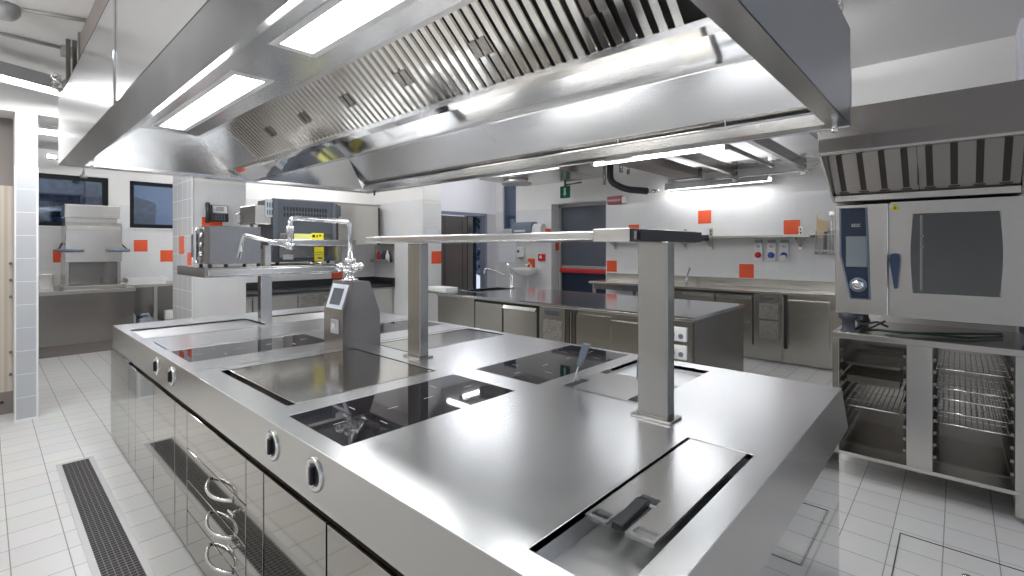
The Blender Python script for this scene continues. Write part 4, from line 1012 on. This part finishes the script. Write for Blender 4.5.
# hand basin corner
hb = thing('hand_basin', 'small white ceramic hand basin on the wall left of the exit door', 'basin', (7.3, 6.25, .9))
m = MB(); pr_ = [(.07, .93), (.16, .95), (.22, .99), (.26, 1.05), (.265, 1.085), (.25, 1.085), (.22, 1.03), (.13, .99), (.02, .98)]
m.lathe([(r, z) for r, z in pr_], (7.225, 6.30, 0), 'z', 28)
m.box(7.40, 7.498, 6.10, 6.50, .98, 1.08, b=.02); m.build('bowl', 'ceramic', hb)
MB().cyl((7.42, 6.30, 1.08), (7.42, 6.30, 1.15), .022).tube([(7.42, 6.30, 1.14), (7.36, 6.31, 1.17), (7.28, 6.32, 1.14)], .013, 8).tube([(7.42, 6.30, 1.15), (7.40, 6.38, 1.21)], .010, 8).build('basin_tap', 'chrome', hb)
MB().tube([(7.30, 6.30, .94), (7.30, 6.30, .55), (7.49, 6.30, .5)], .025, 10).build('waste_pipe', 'white', hb)
sd = thing('soap_dispenser', 'white wall soap dispenser above the hand basin', 'dispenser', (7.45, 6.60, 1.25))
B(7.39, 7.498, 6.50, 6.70, 1.29, 1.50, b=.03).build('body', 'white', sd)
MB().lathe([(.03, 0), (.028, -.006)], (7.39, 6.62, 1.41), 'x', 16).build('window', 'screendark', sd)
B(7.41, 7.47, 6.56, 6.64, 1.255, 1.30, b=.008).build('push_lever', 'concrete', sd)
td = thing('towel_dispenser', 'blue and white paper towel dispenser on the wall over the hand basin', 'dispenser', (7.4, 6.4, 1.72))
MB().prism([(7.498, 1.72), (7.498, 2.0), (7.36, 2.0), (7.29, 1.93), (7.27, 1.80), (7.30, 1.72)], 'y', 6.20, 6.70, .012).build('cover', 'greyblue', td)
td.children[0]['label'] = 'translucent blue cover'
MB().prism([(7.498, 1.70), (7.498, 1.96), (7.38, 1.96), (7.33, 1.90), (7.32, 1.70)], 'y', 5.98, 6.205, .02).build('side_body', 'white', td)
B(7.262, 7.29, 6.33, 6.62, 1.80, 1.84, b=.003).build('label_strip', 'white', td)
fa_ = thing('fire_alarm_button', 'small red fire alarm button on the wall between hand basin and exit door', 'alarm button', (7.47, 6.08, 1.2))
B(7.45, 7.498, 5.99, 6.15, 1.22, 1.36, b=.008).build('alarm_box', 'red', fa_)
MB().lathe([(.032, 0), (.03, -.006)], (7.45, 6.08, 1.30), 'x', 20).build('glass_disc', 'white', fa_)
B(7.49, 7.499, 6.0, 6.13, 1.13, 1.19).build('notice_plate', 'paper', fa_)
nt_ = B(7.488, 7.499, 6.80, 7.27, 1.18, 1.60, b=.002).build('notice_sheet', 'paper'); tag(nt_, 'pale notice sheet on the wall under the narrow window', 'notice')
pp_ = B(4.72, 4.96, 6.180, 6.193, 1.62, 1.78).build('notice_sheet', 'paper'); tag(pp_, 'small pale blue notice sheet on the pier above the gantry shelf', 'notice')

# ================================================================== NICHE COUNTER, CABINETS, PHONE
nc = thing('niche_counter', 'refrigerated counter with black top and vents at the back of the niche', 'counter', (3.4, 7.3, 0))
MB().box(2.05, 4.675, 6.97, 7.595, .83, .87, b=.004).box(2.05, 4.675, 7.56, 7.597, .87, .98, b=.004).box(4.64, 4.676, 6.97, 7.56, .87, .98, b=.004).build('worktop', 'rubber', nc)
B(2.07, 4.67, 7.03, 7.58, .12, .83).build('carcass', 'cab', nc)
B(2.1, 4.64, 7.06, 7.56, 0, .12).build('plinth', 'cabdark', nc)
for a, b in ((2.08, 2.44), (2.46, 3.05), (3.72, 4.20), (4.22, 4.66)): B(a, b, 7.0, 7.032, .14, .81, b=.004).build('door', 'fascia', nc)
for a, b in ((3.07, 3.38), (3.40, 3.70)):
    v = B(a, b, 7.005, 7.032, .14, .81, b=.003).build('vent_panel', 'fascia', nc)
    m = MB()
    m.box(a + .06, b - .06, 7.0, 7.006, .74, .775)
    m.box(a + .04, b - .04, 7.0, 7.006, .52, .67); m.box(a + .04, b - .04, 7.0, 7.006, .30, .48); m.build('vent_grille', 'perf', v)
uc = thing('wall_cabinet', 'steel wall cabinet with two doors hanging above the niche counter', 'cabinet', (3.9, 7.4, 1.5))
B(3.10, 4.56, 7.27, 7.597, 1.53, 2.19, b=.003).build('body', 'cab', uc)
B(3.12, 3.78, 7.245, 7.272, 1.55, 2.17, b=.003).build('door', 'cabdark', uc)
B(3.81, 4.53, 7.245, 7.272, 1.55, 2.17, b=.003).build('door', 'cab', uc)
B(3.10, 4.58, 7.24, 7.6, 2.19, 2.21).build('top_trim', 'brown', uc)
MB().box(3.783, 3.807, 7.25, 7.272, 1.55, 2.17).box(4.535, 4.56, 7.25, 7.272, 1.55, 2.17).build('shadow_gap', 'dark', uc)
hg = thing('bottle_shelf', 'small steel bottle shelf on the pier beside the wall cabinet', 'shelf', (4.6, 7.2, 1.24))
MB().box(4.54, 4.678, 6.98, 7.52, 1.235, 1.245).box(4.545, 4.55, 6.98, 7.52, 1.245, 1.29).box(4.672, 4.678, 6.98, 7.52, 1.245, 1.55).build('shelf_frame', 'cab', hg)
for y, c, l in ((7.35, 'red', 'bottle with red body on the little niche shelf, nearest the cabinet'), (7.22, 'blue', 'dark blue bottle in the middle of the little niche shelf'), (7.09, 'white', 'white bottle on the little niche shelf, nearest the front')):
    b_ = MB().lathe([(.035, 1.246), (.035, 1.36), (.015, 1.40), (.012, 1.44)], (4.61, y, 0), 'z', 16).build('bottle', c); tag(b_, l, 'bottle', 'bottles on the niche shelf')
ph = thing('wall_phone', 'black and silver desk phone hung on the white column above the microwave', 'phone', (1.71, 5.9, 1.78))
MB().prism([(5.963, 1.775), (5.963, 1.955), (5.93, 1.955), (5.90, 1.80), (5.905, 1.775)], 'x', 1.655, 1.822, .004).build('base', 'rubber', ph)
MB().hull([(1.67, 5.925, 1.865), (1.812, 5.925, 1.865), (1.812, 5.934, 1.945), (1.67, 5.934, 1.945)], [(1.67, 5.905, 1.868), (1.812, 5.905, 1.868), (1.812, 5.918, 1.948), (1.67, 5.918, 1.948)]).build('face_plate', 'white', ph)
MB().hull([(1.705, 5.908, 1.89), (1.775, 5.908, 1.89), (1.775, 5.915, 1.935), (1.705, 5.915, 1.935)], [(1.705, 5.902, 1.892), (1.775, 5.902, 1.892), (1.775, 5.909, 1.937), (1.705, 5.909, 1.937)]).build('display', 'concrete', ph)
m = MB()
for i in range(4):
    for j in range(4): m.box(1.69 + i * .027, 1.706 + i * .027, 5.893, 5.905, 1.79 + j * .018, 1.80 + j * .018)
m.build('keypad', 'greyblue', ph)
MB().tube([(1.625, 5.93, 1.775), (1.622, 5.895, 1.80), (1.622, 5.885, 1.87), (1.622, 5.90, 1.935), (1.628, 5.935, 1.96)], .026, 10).build('handset', 'rubber', ph)

# ================================================================== DISH ROOM
dc = thing('dish_counter', 'steel inlet counter with brown plinth in front of the dishwasher', 'counter', (.9, 9.3, 0))
MB().box(-.6, 1.53, 9.0, 10.26, .845, .90, b=.005).build('worktop', 'cab', dc)
B(-.58, 1.51, 9.04, 10.2, .15, .845, b=.003).build('front_panel', 'cabdark', dc)
B(-.58, 1.50, 9.06, 10.1, 0, .15).build('plinth', 'brown', dc)
B(-.6, .72, 10.2, 10.28, .90, 1.08, b=.003).build('backsplash', 'cab', dc)
dw = thing('hood_dishwasher', 'pass through dishwasher with raised steel hood before the dish room window', 'dishwasher', (1.06, 9.3, .9))
for x in (.76, 1.33): B(x, x + .04, 9.10, 9.65, .95, 1.35, b=.003).build('side_post', 'cab', dw)
B(.78, 1.35, 9.60, 9.66, .93, 1.95, b=.003).build('back_panel', 'cabdark', dw)
B(.74, 1.42, 9.03, 9.62, .90, .955, b=.008).build('wash_sill', 'cab', dw)
MB().prism([(9.09, 1.285), (9.62, 1.285), (9.62, 1.85), (9.14, 1.85), (9.09, 1.80)], 'x', .765, 1.385, .006).build('hood', 'oven', dw)
B(.78, 1.37, 9.085, 9.095, 1.745, 1.795, b=.002).build('hood_band', 'concrete', dw)
MB().box(.76, 1.37, 9.16, 9.62, 1.92, 2.10, b=.006).box(.78, 1.35, 9.25, 9.6, 1.85, 1.92).build('machine_head', 'oven', dw)
for a, b in ((.67, .95), (1.20, 1.47)):
    MB().tube([(a, 9.06, 1.45), (b, 9.06, 1.45)], .024, 10).box((a + b) / 2 - .03, (a + b) / 2 + .03, 9.06, 9.10, 1.43, 1.47).build('lift_handle', 'greyblue', dw)
MB().tube([(.69, 9.06, 1.45), (.75, 9.3, 1.55)], .012, 6).tube([(1.45, 9.06, 1.45), (1.40, 9.3, 1.55)], .012, 6).build('lift_arm', 'cabdark', dw)
for x in (.86, 1.22): B(x, x + .03, 9.5, 9.6, .955, 1.02).build('rack_guide', 'cabdark', dw)
dt_ = thing('outlet_table', 'steel outlet table with undershelf right of the dishwasher', 'table', (2.1, 9.8, 0))
MB().box(1.56, 3.2, 9.5, 10.28, .86, .90, b=.003).build('table_top', 'cab', dt_)
for x in (1.85, 2.5, 3.1): B(x, x + .05, 9.52, 9.57, 0, .86).build('leg', 'cab', dt_)
B(2.0, 3.15, 9.55, 10.2, .28, .31).build('undershelf', 'cab', dt_)
B(1.58, 3.15, 10.22, 10.26, .05, .86).build('back_panel', 'cabdark', dt_)
for i, (z, l) in enumerate(((.902, 'lower white dish rack tray on the outlet table'), (.952, 'upper white dish rack tray on the outlet table'))):
    x0, x1 = 1.50 + i * .03, 2.02 + i * .02
    t_ = MB().plate(x0, x1, 9.55, 10.0, [(x0 + .02, x1 - .02, 9.57, 9.98)], z, z + .045).box(x0 + .01, x1 - .01, 9.56, 9.99, z, z + .01).build('dish_tray', 'tray'); tag(t_, l, 'tray', 'white trays on the outlet table')
jc = thing('jerrycan', 'grey white detergent jerrycan with dark cap under the outlet table', 'jerrycan', (1.80, 9.7, 0))
MB().box(1.68, 1.86, 9.60, 9.82, .0, .36, b=.03).tube([(1.72, 9.71, .35), (1.73, 9.71, .41), (1.82, 9.71, .41), (1.83, 9.71, .35)], .014, 8).build('body', 'jerry', jc)
MB().cyl((1.70, 9.66, .35), (1.70, 9.66, .40), .03).build('cap', 'navy', jc)
jb = MB().box(1.56, 1.64, 9.62, 9.80, 0, .42, b=.01).box(1.575, 1.625, 9.64, 9.78, .42, .44, b=.004).build('detergent_box', 'jerry'); tag(jb, 'pale detergent box on the floor against the inlet counter', 'box')
pk = MB().box(2.02, 2.14, 9.6, 9.7, .31, .45, b=.006).box(2.03, 2.13, 9.595, 9.60, .34, .42).build('carton', 'tray'); tag(pk, 'white carton on the undershelf of the outlet table', 'carton')

# ================================================================== WORLD, CAMERA, RENDER LOOK
w = bpy.data.worlds.new('dusk'); S.world = w; w.use_nodes = True
bg = w.node_tree.nodes['Background']; bg.inputs[0].default_value = (.31, .34, .40, 1); bg.inputs[1].default_value = .75
cam = bpy.data.cameras.new('camera'); co_ = bpy.data.objects.new('camera', cam); COL.objects.link(co_)
TH = math.radians(47.42)
# forward = (sin TH, cos TH), right = (cos TH, -sin TH)
f_ = Vector((math.sin(TH), math.cos(TH), 0)); r_ = Vector((math.cos(TH), -math.sin(TH), 0)); u_ = Vector((0, 0, 1))
mtx = Matrix((r_, u_, -f_)).transposed().to_4x4(); mtx.translation = (0, 0, 1.5)
co_.matrix_world = mtx
cam.sensor_width = 36; cam.lens = 36 * 485.5 / 1024; cam.shift_x = 0; cam.shift_y = -(288 - 246.9) / 1024
cam.clip_start = .02
S.camera = co_
S.view_settings.view_transform = 'Standard'; S.view_settings.look = 'None'; S.view_settings.gamma = 1; S.view_settings.use_curve_mapping = False
S.view_settings.exposure = 1.62
S.cycles.max_bounces = 10; S.cycles.diffuse_bounces = 4; S.cycles.glossy_bounces = 6
S.cycles.caustics_reflective = True; S.cycles.blur_glossy = .5
S.cycles.sample_clamp_indirect = 6
S.cycles.use_denoising = True
